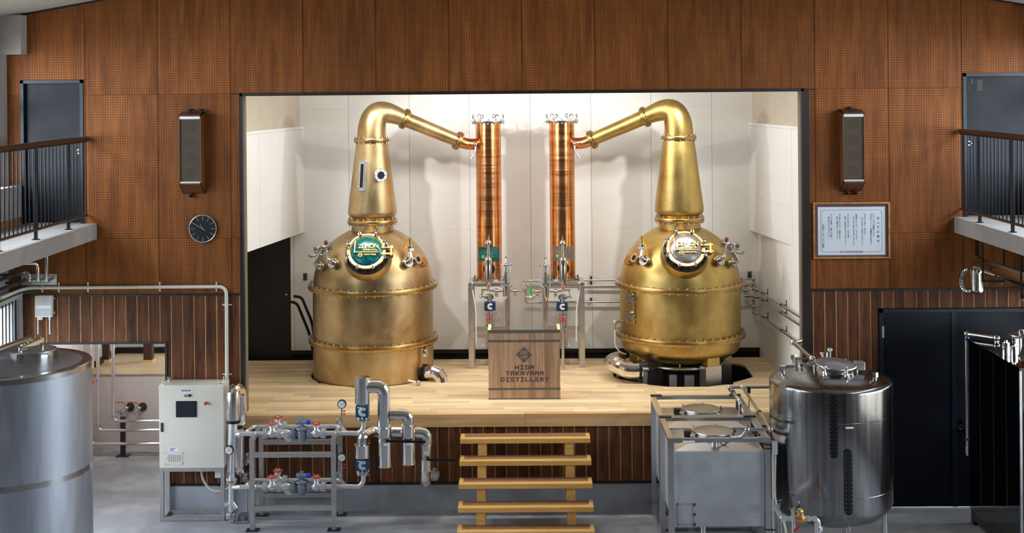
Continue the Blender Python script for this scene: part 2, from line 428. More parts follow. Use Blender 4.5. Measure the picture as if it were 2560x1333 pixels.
# vertical planks with light gap strips
def planks(x0, x1, z0, z1, hol, first=None):
    pw = .1423; x = x0 if first is None else first
    while x < x1-.01:
        a, b = max(x, x0), min(x+pw-.013, x1)
        if b-a > .012:
            m = MB(); cx = (a+b)/2
            for (p, q, r, s) in minus((a, b, z0, z1), hol): m.box(p-cx, q-cx, .004*random.random(), .02, r, s)
            if m.v:
                o = bpy.data.objects.new('plank', m.data('plank', M['plank'], False)); o.location = (cx, 0, 0); o.parent = wall_front; COL.objects.link(o)
        g = x+pw-.013
        if x0 < g < x1-.013:
            m = MB()
            for (p, q, r, s) in minus((g, g+.013, z0, z1), hol): m.box(p, q, .006, .021, r, s)
            if m.v: m.build('gap_strip', M['batten'], wall_front, False)
        x += pw
ZP = ZT-.03
planks(P(60, 800, 0).x, OX0, PLZ+.03, ZP, [(AL[0]-.1, AL[1]+.025, 0, AL[3]+.025)])
planks(OX0, OX1, PLZ+.03, SF-.16, [], first=OX0+.02)
planks(OX1+.03, XR, PLZ+.03, ZP, [(D3[0]-.01, 9, 0, D3[3]+.01)], first=P(2036, 900, 0).x-.1423)
sbox('trim_1', M['darkwood'], [(P(56, 740, 0).x, OX0, -.012, .022, ZT-.028, ZT), (OX1+.06, XR, -.012, .022, ZT-.028, ZT)])
sbox('trim_2', M['blackw'], [(AL[0]-.03, AL[1]+.025, -.01, .2, AL[3], AL[3]+.025), (AL[1], AL[1]+.025, -.01, .2, 0, AL[3])])
sbox('trim_3', M['darkwood'], [(AL[1]+.03, D3[0], -.01, .022, PLZ, PLZ+.03)])
# frame of the stage opening
tr = sbox('trim_4', M['darkwood'], [(OX0-.012, OX0+.032, -.02, .07, SF, OZ+.02), (OX1-.032, OX1+.06, -.02, .07, SF, OZ+.02), (OX0, OX1, -.02, .07, OZ-.018, OZ+.02)])
sbox('trim_5', plain('reveal_timber', (.17, .14, .10), .7, var=.25, scale=4, stretch=(4, 4, .5)), [(OX0-.01, OX0+.028, .07, .24, SF, OZ), (OX1-.028, OX1+.01, .07, .24, SF, OZ)])
sbox('wall_plinth', M['plinth'], [(AL[1]+.02, D3[0], -.004, .2, 0, PLZ)])
# floor
sbox('floor', M['floorc'], [(-6.8, 6.8, -19, .3, -.2, 0), (-6.6, -4.3, .3, 3.2, -.2, 0)])
sbox('ground_outside', plain('outdoor_ground', (.22, .20, .12), .9, var=.3), [(-40, -6.8, -30, 10, -.5, -.3), (6.8, 40, -30, 10, -.5, -.3)])
# ceiling, sloping up to the middle
m = MB()
for s in (-1, 1):
    m.prism([(s*6.9, ceil_z(6.9)), (0, ceil_z(0)), (0, ceil_z(0)+.15), (s*6.9, ceil_z(6.9)+.15)][::s], -19, 0.2)
struct(reloc(m.build('ceiling', M['ceil'], smooth=False)))
m = MB()
for s in (-1, 1):
    a, b = s*6.25, s*2.0
    m.prism([(a, ceil_z(a)-.022), (b, ceil_z(b)-.022), (b, ceil_z(b)), (a, ceil_z(a))][::s], -.03, 0)
struct(reloc(m.build('trim_6', M['blackw'], smooth=False)))
bx = P(52, 100, -.2).x; bz = P(30, 136, -.2).z
sbox('beam_left', M['concrete'], [(XL-.2, bx, -.2, .0, bz, ceil_z(6.4))])
sbox('beam_right', M['concrete'], [(6.28, XR+.2, -.2, .0, bz, ceil_z(6.4))])

# side walls; window bands cut short out of view to shape the light
def side_wall(s, name, X):
    o = X+s*.2; a, b = min(X, o), max(X, o); i2 = X-s*.18
    c, d = min(i2, o), max(i2, o)
    w = MB()
    for (p, q, r, t) in minus((-19, .2, 2.75, 6.6), [(-8.5, -.30, 4.12, 5.74)]): w.box(a, b, p, q, r, t)
    for (p, q, r, t) in minus((-19, .0, 0, 2.75), [(-5.7, -.12, 1.0, 2.7)]): w.box(c, d, p, q, r, t)
    return struct(reloc(w.build(name, M['concrete'], smooth=False)))
side_wall(-1, 'wall_left', XL); side_wall(1, 'wall_right', XR)
sbox('wall_rear', M['rear'], [(-6.8, 6.8, -19.2, -19, 0, 7.6)])
# low sill walls beside the balconies
sz0, sz1 = P(25, 545, -.2).z, P(25, 466, -.2).z
sbox('trim_7', M['concrete'], [(XL, P(53, 500, -.05).x, -16, -.03, sz0, sz1), (6.3, XR, -16, -.03, sz0, sz1)])
sbox('trim_8', M['framew'], [(XL, P(49, 550, -.05).x, -16, -.03, BT+.001, sz0), (6.34, XR, -16, -.03, BT+.001, sz0)])

def pane_mat():
    m = bpy.data.materials.new('window_glass'); m.use_nodes = True; nt = m.node_tree; nt.nodes.clear()
    o = N(nt, 'ShaderNodeOutputMaterial'); t = N(nt, 'ShaderNodeBsdfTransparent'); g = N(nt, 'ShaderNodeBsdfGlossy'); g.inputs['Roughness'].default_value = .02
    x = N(nt, 'ShaderNodeMixShader'); x.inputs[0].default_value = .06; L(nt, t.outputs[0], x.inputs[1]); L(nt, g.outputs[0], x.inputs[2]); L(nt, x.outputs[0], o.inputs[0]); return m
M['pane'] = pane_mat()
wn = 0
for s, X in ((-1, XL), (1, XR)):
    for (z0, z1, y1, off, mm, ye, ny) in ((4.12, 5.74, -.30, .06, 'wframe', -8.5, 5), (1.0, 2.7, -.12, -.10, 'wframe', -5.7, 4)):
        wn += 1; xx = X+s*off
        m = MB(); st = (y1-ye)/ny
        for k in range(ny+1):
            y = y1-k*st; m.box(xx-.03, xx+.03, y-.035, y+.035, z0, z1)
        m.box(xx-.03, xx+.03, ye, y1, z0, z0+.05); m.box(xx-.03, xx+.03, ye, y1, z1-.05, z1)
        w = struct(reloc(m.build('window_%d' % wn, M[mm], smooth=False)))
        for k in range(ny):
            y = y1-k*st
            MB().box(xx-.004, xx+.004, y-st+.035, y-.035, z0+.05, z1-.05).build('pane', M['pane'], w, False)
        if z0 > 3:
            zz = P(8, 272, -.3).z
            MB().box(xx-.05 if s > 0 else xx-.03, xx+.05, ye, y1, zz-.06, zz+.06).build('transom', M['rail'], w, False)
        else:
            for k in range(50):
                y = y1-.09-k*.105; MB().cyl((xx-s*.07, y, z0), (xx-s*.07, y, z1), .008, n=6).build('security_bar', M['iron'], w)
            MB().box(xx-.06, xx+.06, y1-.13, y1+.12, z0, z1).build('corner_post', M['wframe'], w, False)

# ------------------------------------------------------------------ stage
BY = 3.5
hl = dict(c=V((0, 0)), r=.885)
SLX, SRX, SY = P(932, 640, 2.36).x, P(1699, 640, 2.36).x, 2.36     # still axes
def hole_at(y):
    out = []
    d = y-SY
    if abs(d) < .885: w = math.sqrt(.885**2-d*d); out.append((SLX-w, SLX+w))
    Rp = .97
    if abs(d) < Rp:                                   # octagonal pit
        w = Rp if abs(d) < Rp*.414 else Rp-(abs(d)-Rp*.414)
        out.append((SRX-w, SRX+w))
    return out
FX0, FX1, FY0, FY1 = -4.40, 3.74, .06, 3.30
fl = MB()
fl.box(FX0, FX1, .06, FY1, SF-.30, SF-.25)
stage_floor = struct(reloc(fl.build('floor_stage', M['pit'], smooth=False)))
nr = 27; rw = (FY1-FY0)/nr; rs = random.Random(3)
for r in range(nr):
    y0 = FY0+r*rw; y1 = y0+rw-.001
    xs = [FX0]; x = FX0+rs.uniform(.2, 1.1)
    while x < FX1-.25: xs.append(x); x += rs.uniform(.65, 1.25)
    xs.append(FX1)
    h0, h1 = hole_at(y0), hole_at(y1); n = max(len(h0), len(h1))
    for k in range(len(xs)-1):
        segs = [((xs[k], xs[k]), (xs[k+1]-.001, xs[k+1]-.001))]
        if n:
            hs = []
            for c in (SLX, SRX):
                A = [q for q in h0 if q[0] < c < q[1]]; B = [q for q in h1 if q[0] < c < q[1]]
                if not A and not B: continue
                if not A: A = [((B[0][0]+c)/2, (B[0][1]+c)/2)] if B else None
                if not B: B = [((A[0][0]+c)/2, (A[0][1]+c)/2)]
                hs.append(((A[0][0], B[0][0]), (A[0][1], B[0][1])))
            for (l, rr_) in hs:
                ns = []
                for (s0, s1) in segs:
                    if max(s1) <= min(l) or min(s0) >= max(rr_): ns.append((s0, s1)); continue
                    if s0[0] < min(l) or s0[1] < min(l): ns.append((s0, (min(l[0], s1[0]), min(l[1], s1[1]))))
                    if s1[0] > max(rr_) or s1[1] > max(rr_): ns.append(((max(rr_[0], s0[0]), max(rr_[1], s0[1])), s1))
                segs = ns
        m = MB()
        for (s0, s1) in segs:
            m.hprism([(s0[0], y0), (s1[0], y0), (s1[1], y1), (s0[1], y1)], SF-.03, SF)
        if not m.v: continue
        cx = (xs[k]+xs[k+1])/2; cy = (y0+y1)/2
        m.v = [(a-cx, b-cy, c) for (a, b, c) in m.v]
        o = bpy.data.objects.new('floorboard', m.data('floorboard', M['floorw'], False)); o.location = (cx, cy, 0); o.parent = stage_floor; COL.objects.link(o)
jx = P(1312, 1050, -.04).x
for (a, b) in ((P(606, 1050, -.04).x, jx-.0015), (jx+.0015, OX1)):
    m = MB().box(a-jx, b-jx, -.05, .058, SF-.158, SF); o = bpy.data.objects.new('edge_beam', m.data('edge_beam', M['beamw'], False)); o.location = (jx, 0, 0); o.parent = stage_floor; COL.objects.link(o)
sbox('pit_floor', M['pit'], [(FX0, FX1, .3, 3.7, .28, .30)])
for (px, py, w_, h_) in ((1683, 944, .10, .16), (1724, 945, .13, .16), (1612, 940, .05, .14), (1790, 946, .06, .12)):
    q = P(px, py, SY-.55); MB().box(q.x-w_/2, q.x+w_/2, q.y, q.y+.06, .30, q.z+h_*.2).build('pit_block', M['concrete'], bpy.data.objects['pit_floor'], False)
# back wall
wb = sbox('wall_stage_back', M['pit'], [(-4.6, 4.0, BY+.02, BY+.15, .3, 6.3)])
vx = [-4.6, -3.95]+[P(1326, 400, BY).x+.912*k for k in range(-3, 4)]
vx = [-4.6, -3.5]+[P(q, 400, BY).x for q in (872, 1024, 1174, 1326, 1478, 1628, 1780)]+[4.0]
zb = P(1100, 874, BY).z; zm = P(1100, 574, BY).z
dX = P(727, 740, BY).x
for i in range(len(vx)-1):
    for (z0, z1) in ((zb, zm), (zm, zm+1.83), (zm+1.83, 6.3)):
        a, b = vx[i]+.002, vx[i+1]-.002
        m = MB()
        for (p, q, r, s) in minus((a, b, z0+.0006, z1-.0006), [(-4.32, dX, SF, SF+2.0)]): m.box(p, q, BY, BY+.02, r, s)
        if m.v: m.build('panel', M['white'], wb, False)
MB().box(dX, FX1+.1, BY-.015, BY+.02, zb-.06, zb).build('skirting', M['darkwood'], wb, False)
sbox('door_4', M['blackw'], [(-4.32, dX, BY+.005, BY+.03, SF, SF+2.0)])
d4 = bpy.data.objects['door_4']
kp = P(716, 737, BY); MB().sphere(kp, .022, 10).cyl(kp, kp+V((0, .03, 0)), .012, n=8).build('knob', M['chrome'], d4)
# flared side boxes under the ceiling, left and right
def flare(s, name, pxb, pyb, pxl, pyl, pxf, pyf):
    xb = P(pxb, pyb, BY).x; zb_ = P(pxb, pyb, BY).z; zt = P(pxl, pyl, BY).z
    dd = CAM.y; f = ray(pxf, pyf); t = (zb_-CAM.z)/f.z; q = CAM+f*t      # level underside
    sl = (q.x-xb)/(q.y-BY)
    x0 = xb+sl*(.24-BY)
    out = s*4.6
    w = struct(reloc(MB().hprism([(out, .24), (x0, .24), (xb, BY), (out, BY)][::-s], zb_, zt).build(name, M['white'], smooth=False)))
    ins = s*.05
    MB().hprism([(out, .24), (x0+ins, .24), (xb+ins, BY), (out, BY)][::-s], zt+.04, 6.3).build('upper_wall', M['plaster'], w, False)
    MB().hprism([(out, .24), (x0-s*.012, .24), (xb-s*.012, BY), (out, BY)][::-s], zt, zt+.04).build('ledge', M['white'], w, False)
    # panel joints: thin proud boards
    zj = P(pxb, pyb, BY).z+(zt-zb_)*.33
    e = .006*s
    for (u0, u1) in ((0.0, .40), (.404, 1.0)):
        for (za, zc) in ((zb_+.004, zj-.002), (zj+.002, zt-.004)):
            y0 = .26+(BY-.26)*u0; y1 = .26+(BY-.26)*u1
            xa = x0+sl*(y0-.24); xc = x0+sl*(y1-.24)
            MB().hprism([(xa, y0), (xa-e, y0), (xc-e, y1), (xc, y1)][::-s], za, zc).build('panel', M['white'], w, False)
    return w
flare(-1, 'wall_stage_left', 759.5, 581, 759, 322.6, 621, 630)
flare(1, 'wall_stage_right', 1876, 576.5, 1872.5, 313, 1998.6, 620.5)
sbox('wall_wing_left', M['white'], [(-4.44, -4.40, .24, BY, .3, 3.3)])
m = MB().hprism([(3.72, .22), (4.0, .22), (4.0, BY), (3.515, BY)], .3, P(1876, 576.5, BY).z)
struct(reloc(m.build('wall_wing_right', M['white'], smooth=False)))
sbox('ceiling_stage', M['white'], [(-4.6, 4.0, .2, BY+.15, 6.3, 6.4)])
for px, py in ((763, 692), (1874, 688)):
    a = P(px, py, BY)
    o = tag(MB().box(a.x-.03, a.x+.03, BY-.012, BY, a.z-.055, a.z+.055).build('switch_plate', plain('switch_brown', (.10, .08, .055), .5), bevel=.004), 'small brown wall switch on the white stage wall, '+('beside the black door' if px < 1000 else 'near the right corner'), 'switch')
    MB().box(a.x-.012, a.x+.012, BY-.017, BY-.012, a.z-.03, a.z+.03).build('rocker', M['dark'], o, False)

# ------------------------------------------------------------------ recess below the left gallery
RX = P(235, 1050, 2.97).x
sbox('wall_recess_left', M['recess'], [(RX-.15, RX, .2, 4.2, 0, 3.0)])
PT = P(320, 920, 2.95).z; PB = P(320, 935.5, 2.95).z
sbox('wall_recess_back', M['recess'], [(RX, -4.3, 2.97, 3.1, 0, PB)])
sbox('wall_recess_right', M['recess'], [(-4.48, -4.44, .2, 4.2, 0, PT)])
sbox('floor_platform', M['floorw'], [(RX, -4.3, 2.93, 4.06, PB, PT)])
sbox('wall_platform_back', M['white'], [(RX, -4.3, 4.06, 4.2, PB, 3.0)])
sbox('baseboard_platform', M['blackw'], [(RX, -4.3, 4.03, 4.06, PT, PT+.09), (RX, RX+.03, 3.0, 4.03, PT, PT+.09)])
sbox('ceiling_recess', M['recess'], [(RX, -4.44, .2, 4.2, 2.62, 2.75)])
for px, py, w, h in ((372, 904, .125, 'right'), (266, 904, .09, 'left')):
    a = PZ(px, py, PT)
    o = thing('timber_post', 'dark brown timber post on a pale block, %s' % ('right one seen through the recess' if h == 'right' else 'left one seen through the recess'), 'post', (a.x, a.y, PT), 'posts on the recess platform')
    MB().box(a.x-w/2-.02, a.x+w/2+.02, a.y-w/2-.02, a.y+w/2+.02, PT, PT+.035).build('base_block', M['beamw'], o, False)
    MB().box(a.x-w/2, a.x+w/2, a.y-w/2, a.y+w/2, PT+.035, 2.62).build('shaft', plain('post_red_brown', (.055, .018, .010), .5), o, False)

# ------------------------------------------------------------------ doors
def door(name, r, knob=None, patch=False, depth=.06):
    a, b, c, d = r; f = .045
    o = struct(reloc(MB().box(a, a+f, -.012, .2, c, d).box(b-f, b, -.012, .2, c, d).box(a, b, -.012, .2, d-f, d).build(name, M['doorf'], smooth=False, bevel=.003)))
    MB().box(a+f, b-f, depth, depth+.04, c+.005, d-f).build('leaf', M['door'], o, False)
    if knob:
        k = P(*knob, depth); MB().cyl(k+V((0, -.001, 0)), k+V((0, -.012, 0)), .028, n=16).cyl(k, k+V((0, -.05, 0)), .010, n=8).sphere(k+V((0, -.055, 0)), .022, 12).build('knob', M['chrome'], o)
    return o
d1 = door('door_1', D1, (197, 379)); d2 = door('door_2', D2, (2423, 358))
for (px, py, w, h) in ((2449, 213, .07, .14), (2430, 204, .025, .07), (2423, 220, .018, .04)):
    a = P(px, py, .06); MB().box(a.x-w/2, a.x+w/2, .0585, .06, a.z-h/2, a.z+h/2).build('tape_mark', plain('tape_residue', (.03, .028, .022), .6), d2, False, bevel=.01)
a, b, c, d = D3; f = .05
d3 = struct(reloc(MB().box(a, a+f, -.012, .2, c, d).box(b-f, b, -.012, .2, c, d).box(a, b, -.012, .2, d-f, d).build('door_3', M['doorf'], smooth=False, bevel=.003)))
mid = P(2384, 1000, .03).x
MB().box(a+f, mid-.003, .03, .07, .006, d-f).build('leaf', M['door'], d3, False)
MB().box(mid+.003, b-f, .03, .07, .006, d-f).build('leaf', M['door'], d3, False)
MB().box(mid-.02, mid+.035, .018, .03, .006, d-f).build('astragal', M['doorf'], d3, False)
k = P(2401, 1055, .03)
MB().cyl(k, k+V((0, -.015, 0)), .026, n=16).build('lock', M['chrome'], d3)
k2 = P(2401, 1072, .03)
MB().cyl(k2, k2+V((0, -.015, 0)), .026, n=16).cyl(k2, k2+V((0, -.06, 0)), .010, n=8).bar(k2+V((-.01, -.055, 0)), k2+V((.12, -.055, -.006)), .018, .02).build('lever_handle', M['chrome'], d3)
k = P(2207, 830, 0); MB().box(k.x-.012, k.x+.012, -.016, .02, k.z-.07, k.z+.07).build('hinge', M['satin'], d3, False)

# ------------------------------------------------------------------ balconies and railings
BB = P(236, 598, 0).z; BXL = P(242.6, 559, 0).x; BXR = P(2385, 545, 0).x
sbox('balcony_left', M['concrete'], [(XL, BXL, -16, -.001, BB, BT)], bevel=.006)
sbox('balcony_right', M['concrete'], [(BXR, XR, -16, -.001, BB, BT)], bevel=.006)
def railing(s, X, hz, bz_, label):
    t = thing('balcony_railing', label, 'railing', (X, -4, BT), 'balcony railings')
    y1, y0 = -.03, -8.0
    m = MB(); hp = [(X, y0, hz), (X, y1, hz)]
    MB().tube(hp, .032, 12).build('handrail', M['rail'], t)
    MB().box(X-.012, X+.012, y0, y1, hz-.04, hz-.022).build('top_flat', M['iron'], t, False)
    MB().tube([(X, y0, bz_), (X, y1, bz_)], .018, 8).build('bottom_rail', M['rail'], t)
    ys = []
    for k in range(8):
        y = -.70-k*1.06; ys.append(y)
        if y < y0: break
        MB().cyl((X, y, BT), (X, y, hz-.02), .021, n=10).cyl((X, y, BT), (X, y, BT+.008), .045, n=12).build('post', M['iron'], t)
    pr = MB().cyl((0, 0, bz_-BT), (0, 0, hz-.03-BT), .0075, n=6).data('baluster', M['iron'])
    y = y1-.02; k = 0
    while y > -5.0:
        if min(abs(y-q) for q in ys) > .05:
            o = bpy.data.objects.new('baluster', pr); o.location = (0, y+4, 0); o.parent = t; COL.objects.link(o)
        y -= .1178
    return t
hl_ = P(222, 347, 0); hr_ = P(2398, 328, 0)
railing(-1, P(218, 400, 0).x, hl_.z, P(218, 537, 0).z, 'black baluster railing with brown handrail along the left balcony')
railing(1, P(2400, 400, 0).x, hr_.z, P(2400, 522, 0).z, 'black baluster railing with brown handrail along the right balcony')
# shrubs outside the left window
rs = random.Random(5)
for (x, y, h, lab) in ((-9.5, -1.0, 2.6, 'yellow-green shrub outside the lower left window'),):
    t = thing('garden_shrub', lab, 'shrub', (x, y, -.3))
    MB().tube([(x, y, -.3), (x+.05, y, .6), (x+.2, y+.1, 1.6)], [.05, .04, .02], 6).build('stem', M['framew'], t)
    m = MB()
    for k in range(900):
        c = V((x, y, 1.3))+V((rs.gauss(0, .6), rs.gauss(0, 1.3), rs.gauss(0, .55)))
        q = Matrix.Rotation(rs.uniform(0, 6.3), 3, 'Z')@Matrix.Rotation(rs.uniform(0, 3), 3, 'X'); u, w = q@V((.05, 0, 0)), q@V((0, .10, 0))
        m.add([c-u-w, c+u-w*.2, c+w, c-u*.6+w*.4], [(0, 1, 2, 3)])
    stuff(m.build('foliage', M['leaf'], t, False))
# ================================================================== pot stills
def flange_ring(m, c, z, r, ri, th=.07, axis=(0, 0, 1)):
    h = th/2; g = .004
    m.lathe([(ri, -h), (r-.004, -h), (r, -h+.006), (r, -g), (r-.012, -g), (r-.012, g), (r, g), (r, h-.006), (r-.004, h), (ri, h)], V(c)+V((0, 0, z)) if axis == (0, 0, 1) else V(c), axis, 64)
def pot_still(s, X0, label, left):
    B = M['brass'] if left else M['brassr']
    base = SF if left else .30
    t = thing('pot_still', label, 'still', (X0, SY, base), 'pot stills')
    def z_(y): return P(932, y, SY).z
    def pt(px, py, Y):
        q = P(px, py, Y); return V((X0+s*(q.x-SLX), q.y, q.z))
    c = V((X0, SY, 0))
    zf1 = z_(712); zf2 = z_(844) if left else P(1699, 831, SY).z
    if left:
        MB().lathe([(.80, SF-.25), (.853, SF-.25), (.853, zf2-.03), (.80, zf2-.03)], c, n=72).build('skirt', B, t)
    else:
        pr = [(.0001, zf2-.42)]+[(.84*math.sin(a*PI/2/10), zf2-.14-.28*math.cos(a*PI/2/10)) for a in range(1, 11)]+[(.845, zf2-.03)]
        MB().lathe(pr, c, n=72).build('bottom_dish', B, t)
    MB().lathe([(.80, zf2+.03), (.852, zf2+.03), (.852, zf1-.03), (.80, zf1-.03)], c, n=72).build('body', B, t)
    zc = z_(574); dz = zc-zf1; b = dz/.934
    dome = [(.845, zf1+.02)]
    for k in range(1, 25):
        a = k/24*math.asin(.934); dome.append((.842*math.cos(a), zf1+.02+(b*math.sin(a))*(dz-.02)/dz))
    MB().lathe(dome+[(.30, zc), (.30, z_(560))], c, n=72).build('dome', B, t)
    for zf in (zf1, zf2):
        m = MB(); flange_ring(m, c, zf, .917, .80); fo = m.build('flange', M['flange'], t)
        k = MB().bolts(c+V((0, 0, zf)), (0, 0, 1), .885, 46, .0135, .035, .052).bolts(c+V((0, 0, zf)), (0, 0, 1), .885, 46, .0135, -.052, -.035)
        stuff(k.build('bolts', M['clamp'], fo, False))
    m = MB(); flange_ring(m, c, z_(553), .353, .25, .06); fo = m.build('collar_flange', M['flange'], t)
    stuff(MB().bolts(c+V((0, 0, z_(553))), (0, 0, 1), .33, 22, .011, .03, .055).bolts(c+V((0, 0, z_(553))), (0, 0, 1), .33, 22, .011, -.055, -.03).build('bolts', M['clamp'], fo, False))
    MB().lathe([(.28, z_(549)), (.29, z_(542)), (.325, z_(540)), (.345, z_(534)), (.348, z_(527)), (.222, z_(356))], c, n=64).build('swan_neck', B, t, ang=.9)
    zt = z_(350); m = MB(); flange_ring(m, c, zt, .253, .18, .055); fo = m.build('neck_flange', M['flange'], t)
    stuff(MB().bolts(c+V((0, 0, zt)), (0, 0, 1), .232, 16, .010, .028, .046).bolts(c+V((0, 0, zt)), (0, 0, 1), .232, 16, .010, -.046, -.028).build('bolts', M['clamp'], fo, False))
    # elbow
    def yy(px): return SY+(px-929)/(1222-929)*.54
    cp = [(929, 348), (926, 262), (962, 276), (1012, 297.5)]
    pts = []; rad = []
    for k in range(17):
        u = k/16; w = [(1-u)**3, 3*u*(1-u)**2, 3*u*u*(1-u), u**3]
        px = sum(w[i]*cp[i][0] for i in range(4)); py = sum(w[i]*cp[i][1] for i in range(4))
        pts.append(pt(px, py, yy(px))); rad.append(.205+(.112-.205)*(u**1.3))
    pts[0].x = X0; pts[0].y = SY
    MB().tube(pts, rad, 32).build('elbow', B, t, ang=1.2)
    pa, pb = pt(1012, 297.5, yy(1012)), pt(1145, 352, yy(1145)); ax = (pb-pa).normalized()
    for q, r in ((pa, .152), (pb, .140)):
        m = MB(); flange_ring(m, q, 0, r, .09, .05, tuple(ax)); fo = m.build('arm_flange', M['flange'], t)
        stuff(MB().bolts(q, ax, r-.022, 12, .0095, .025, .042).bolts(q, ax, r-.022, 12, .0095, -.042, -.025).build('bolts', M['clamp'], fo, False))
    MB().cyl(pa, pb, .108, .094, 32).build('lyne_arm', B, t)
    # manway hatch tilted up on the dome
    e = math.radians(33); an = V((0, -math.cos(e), math.sin(e))); hc = V((X0+s*.015, SY, zf1+.06))+V((0, -.735, .44))
    U, Wv = V((1, 0, 0)), V((0, math.sin(e), math.cos(e)))
    Rm = Matrix((U, Wv, an)).transposed()
    hatch = MB().lathe([(.27, -.22), (.330, -.22), (.322, .035), (.312, .06), (.27, .06)], hc, an, 48).build('manway', B, t)
    fl_ = MB().lathe([(.2, .06), (.306, .06), (.306, .088), (.2, .088)], hc, an, 48).build('manway_flange', M['dark'], t)
    stuff(MB().bolts(hc, an, .286, 16, .012, .086, .108, .1).build('bolts', M['black'], fl_, False))
    MB().lathe([(.2, .092), (.268, .088), (.268, .15), (.260, .158), (.215, .158), (.2, .15)], hc, an, 48).build('clamp_ring', M['brassp'], t)
    lid = MB().lathe([(.220, .13), (.220, .158)]+[(.217*math.cos(a*PI/20), .158+.062*math.sin(a*PI/20)) for a in range(1, 10)]+[(.0001, .22)], hc, an, 48).build('hatch_lid', M['teal'] if left else M['pewter'], t, ang=1.2)
    for k in range(8):
        a = PI/8+k*PI/4; d = U*math.cos(a)+Wv*math.sin(a)
        q = hc+d*.272
        MB().cyl(q+an*.07, q+an*.21, .011, n=8).cyl(q+an*.165, q+an*.185, .024, n=8).torus(q+an*.235, d.cross(an), .024, .0085, 12, 6).build('eye_bolt', M['steel'], t)
    # hinge on the right-hand side
    q = hc+U*.30
    MB().obox(hc+U*.285+an*.17+Wv*.045, (.16, .025, .03), Rm).obox(hc+U*.285+an*.17-Wv*.05, (.16, .025, .03), Rm).cyl(hc+U*.335+an*.17-Wv*.075, hc+U*.335+an*.17+Wv*.07, .020, n=10).obox(hc+U*.335+an*.10, (.04, .10, .12), Rm).build('hinge', M['flange'], t, False)
    # raised lettering and rod handle on the lid
    def lz(u, w): rr = min(.2165, math.hypot(u, w)); return .158+.062*math.sqrt(max(0, 1-(rr/.2175)**2))+.001
    def lp(u, w, d=0): return hc+U*u+Wv*w+an*(lz(u, w)+d)
    gm = M['gold'] if left else M['flange']
    hd = MB().cyl(lp(-.155, -.06, .03), lp(-.155, .12, .03), .011, n=8).cyl(lp(-.155, -.05, -.01), lp(-.155, -.05, .03), .008, n=6).cyl(lp(-.155, .11, -.01), lp(-.155, .11, .03), .008, n=6).build('rod_handle', M['brassp'], lid)
    text('ZEMON', 'lettering', gm, lid, lp(.03, .035, .0), .080, Rm, .011, width=.27)
    MB().obox(lp(.09, .078, 0), (.085, .010, .016), Rm).build('letter_bar', gm, lid, False)
    MB().obox(lp(.052, .065, 0), (.010, .03, .016), Rm).build('letter_bar', gm, lid, False)
    text('WASH STILL' if left else 'SPIRIT STILL', 'lettering', gm, lid, lp(.06, -.015, .001), .032, Rm, .009, width=.20)
    MB().obox(lp(.01, -.045, .001), (.32, .009, .014), Rm).build('letter_rule', gm, lid, False)
    text('OIGO WORKS', 'lettering', gm, lid, lp(.06, -.085, .008), .032, Rm, .010, width=.16)
    MB().torus(lp(-.075, -.085, .004), an, .026, .006, 16, 6).obox(lp(-.075, -.085, .004), (.04, .008, .01), Rm).build('round_mark', gm, lid, False)
    # valve with handwheel and flanged elbows (outer side), sight elbows with vent (inner side)
    st = M['steel']
    def stub(p, n, r=.050, h=.045):
        n = V(n).normalized()
        m = MB().cyl(p-n*.10, p+n*h, r*.7, n=14).cyl(p+n*(h-.012), p+n*(h+.012), r*1.45, n=20).cyl(p+n*(h+.016), p+n*(h+.036), r*1.45, n=20)
        m.bolts(p+n*h, n, r*1.15, 6, .007, -.02, .045); return m, p+n*(h+.036), n
    bb = (b*.934*(dz-.02)/dz)/.934
    def dm(px, py):                                     # point and normal on the dome seen at a pixel of the left still
        d = ray(px, py); k = 1/V((.842, .842, bb)).x; o = CAM-V((SLX, SY, zf1+.02))
        o2 = V((o.x/.842, o.y/.842, o.z/bb)); d2 = V((d.x/.842, d.y/.842, d.z/bb)); A = d2.dot(d2); Bq = 2*o2.dot(d2); Cq = o2.dot(o2)-1
        D = max(0, Bq*Bq-4*A*Cq); q = o+d*((-Bq-math.sqrt(D))/(2*A)); n = V((q.x/.842**2, q.y/.842**2, q.z/bb**2)).normalized()
        return V((X0+s*q.x, SY+q.y, q.z+zf1+.02)), V((s*n.x, n.y, n.z))
    pA, nA = dm(840, 662); m, tip, n = stub(pA, nA); jA = pt(815, 622, SY-.52)
    m.tube(bend([tip, tip+n*.07, jA], .05), .033, 12).build('flanged_elbow', st, t)
    pA2, nA2 = dm(808, 668); m, tip, n = stub(pA2, nA2, .045)
    m.tube(bend([tip, tip+n*.06, jA+V((-s*.05, 0, -.02))], .04), .028, 12).build('flanged_elbow', st, t)
    ja = jA
    MB().cyl(ja+V((-s*.12, .03, .0)), ja+V((s*.06, -.0, .03)), .042, n=14).cyl(ja+V((-s*.17, .03, -.01)), ja+V((-s*.13, .03, -.005)), .058, n=16).cyl(ja+V((s*.05, 0, .03)), ja+V((s*.075, 0, .035)), .058, n=16).tube([ja+V((-s*.09, .02, -.06)), ja+V((-s*.16, .03, -.10)), ja+V((-s*.22, .04, -.11)), ja+V((-s*.25, .04, -.09))], .02, 10).build('valve_body', st, t)
    hw = ja+V((-s*.03, -.14, -.01))
    MB().torus(hw, (0, -1, .2), .060, .010, 20, 8).bar(hw+V((-.06, 0, 0)), hw+V((.06, 0, 0)), .012, .008).bar(hw+V((0, -.01, -.06)), hw+V((0, .01, .06)), .012, .008).cyl(hw, ja, .014, n=8).build('handwheel', st, t)
    MB().sphere(ja+V((s*.0, 0, .09)), .030, 12).cyl(ja, ja+V((0, 0, .08)), .02, n=10).build('relief_cap', plain('red_knob', (.22, .03, .02), .4), t)
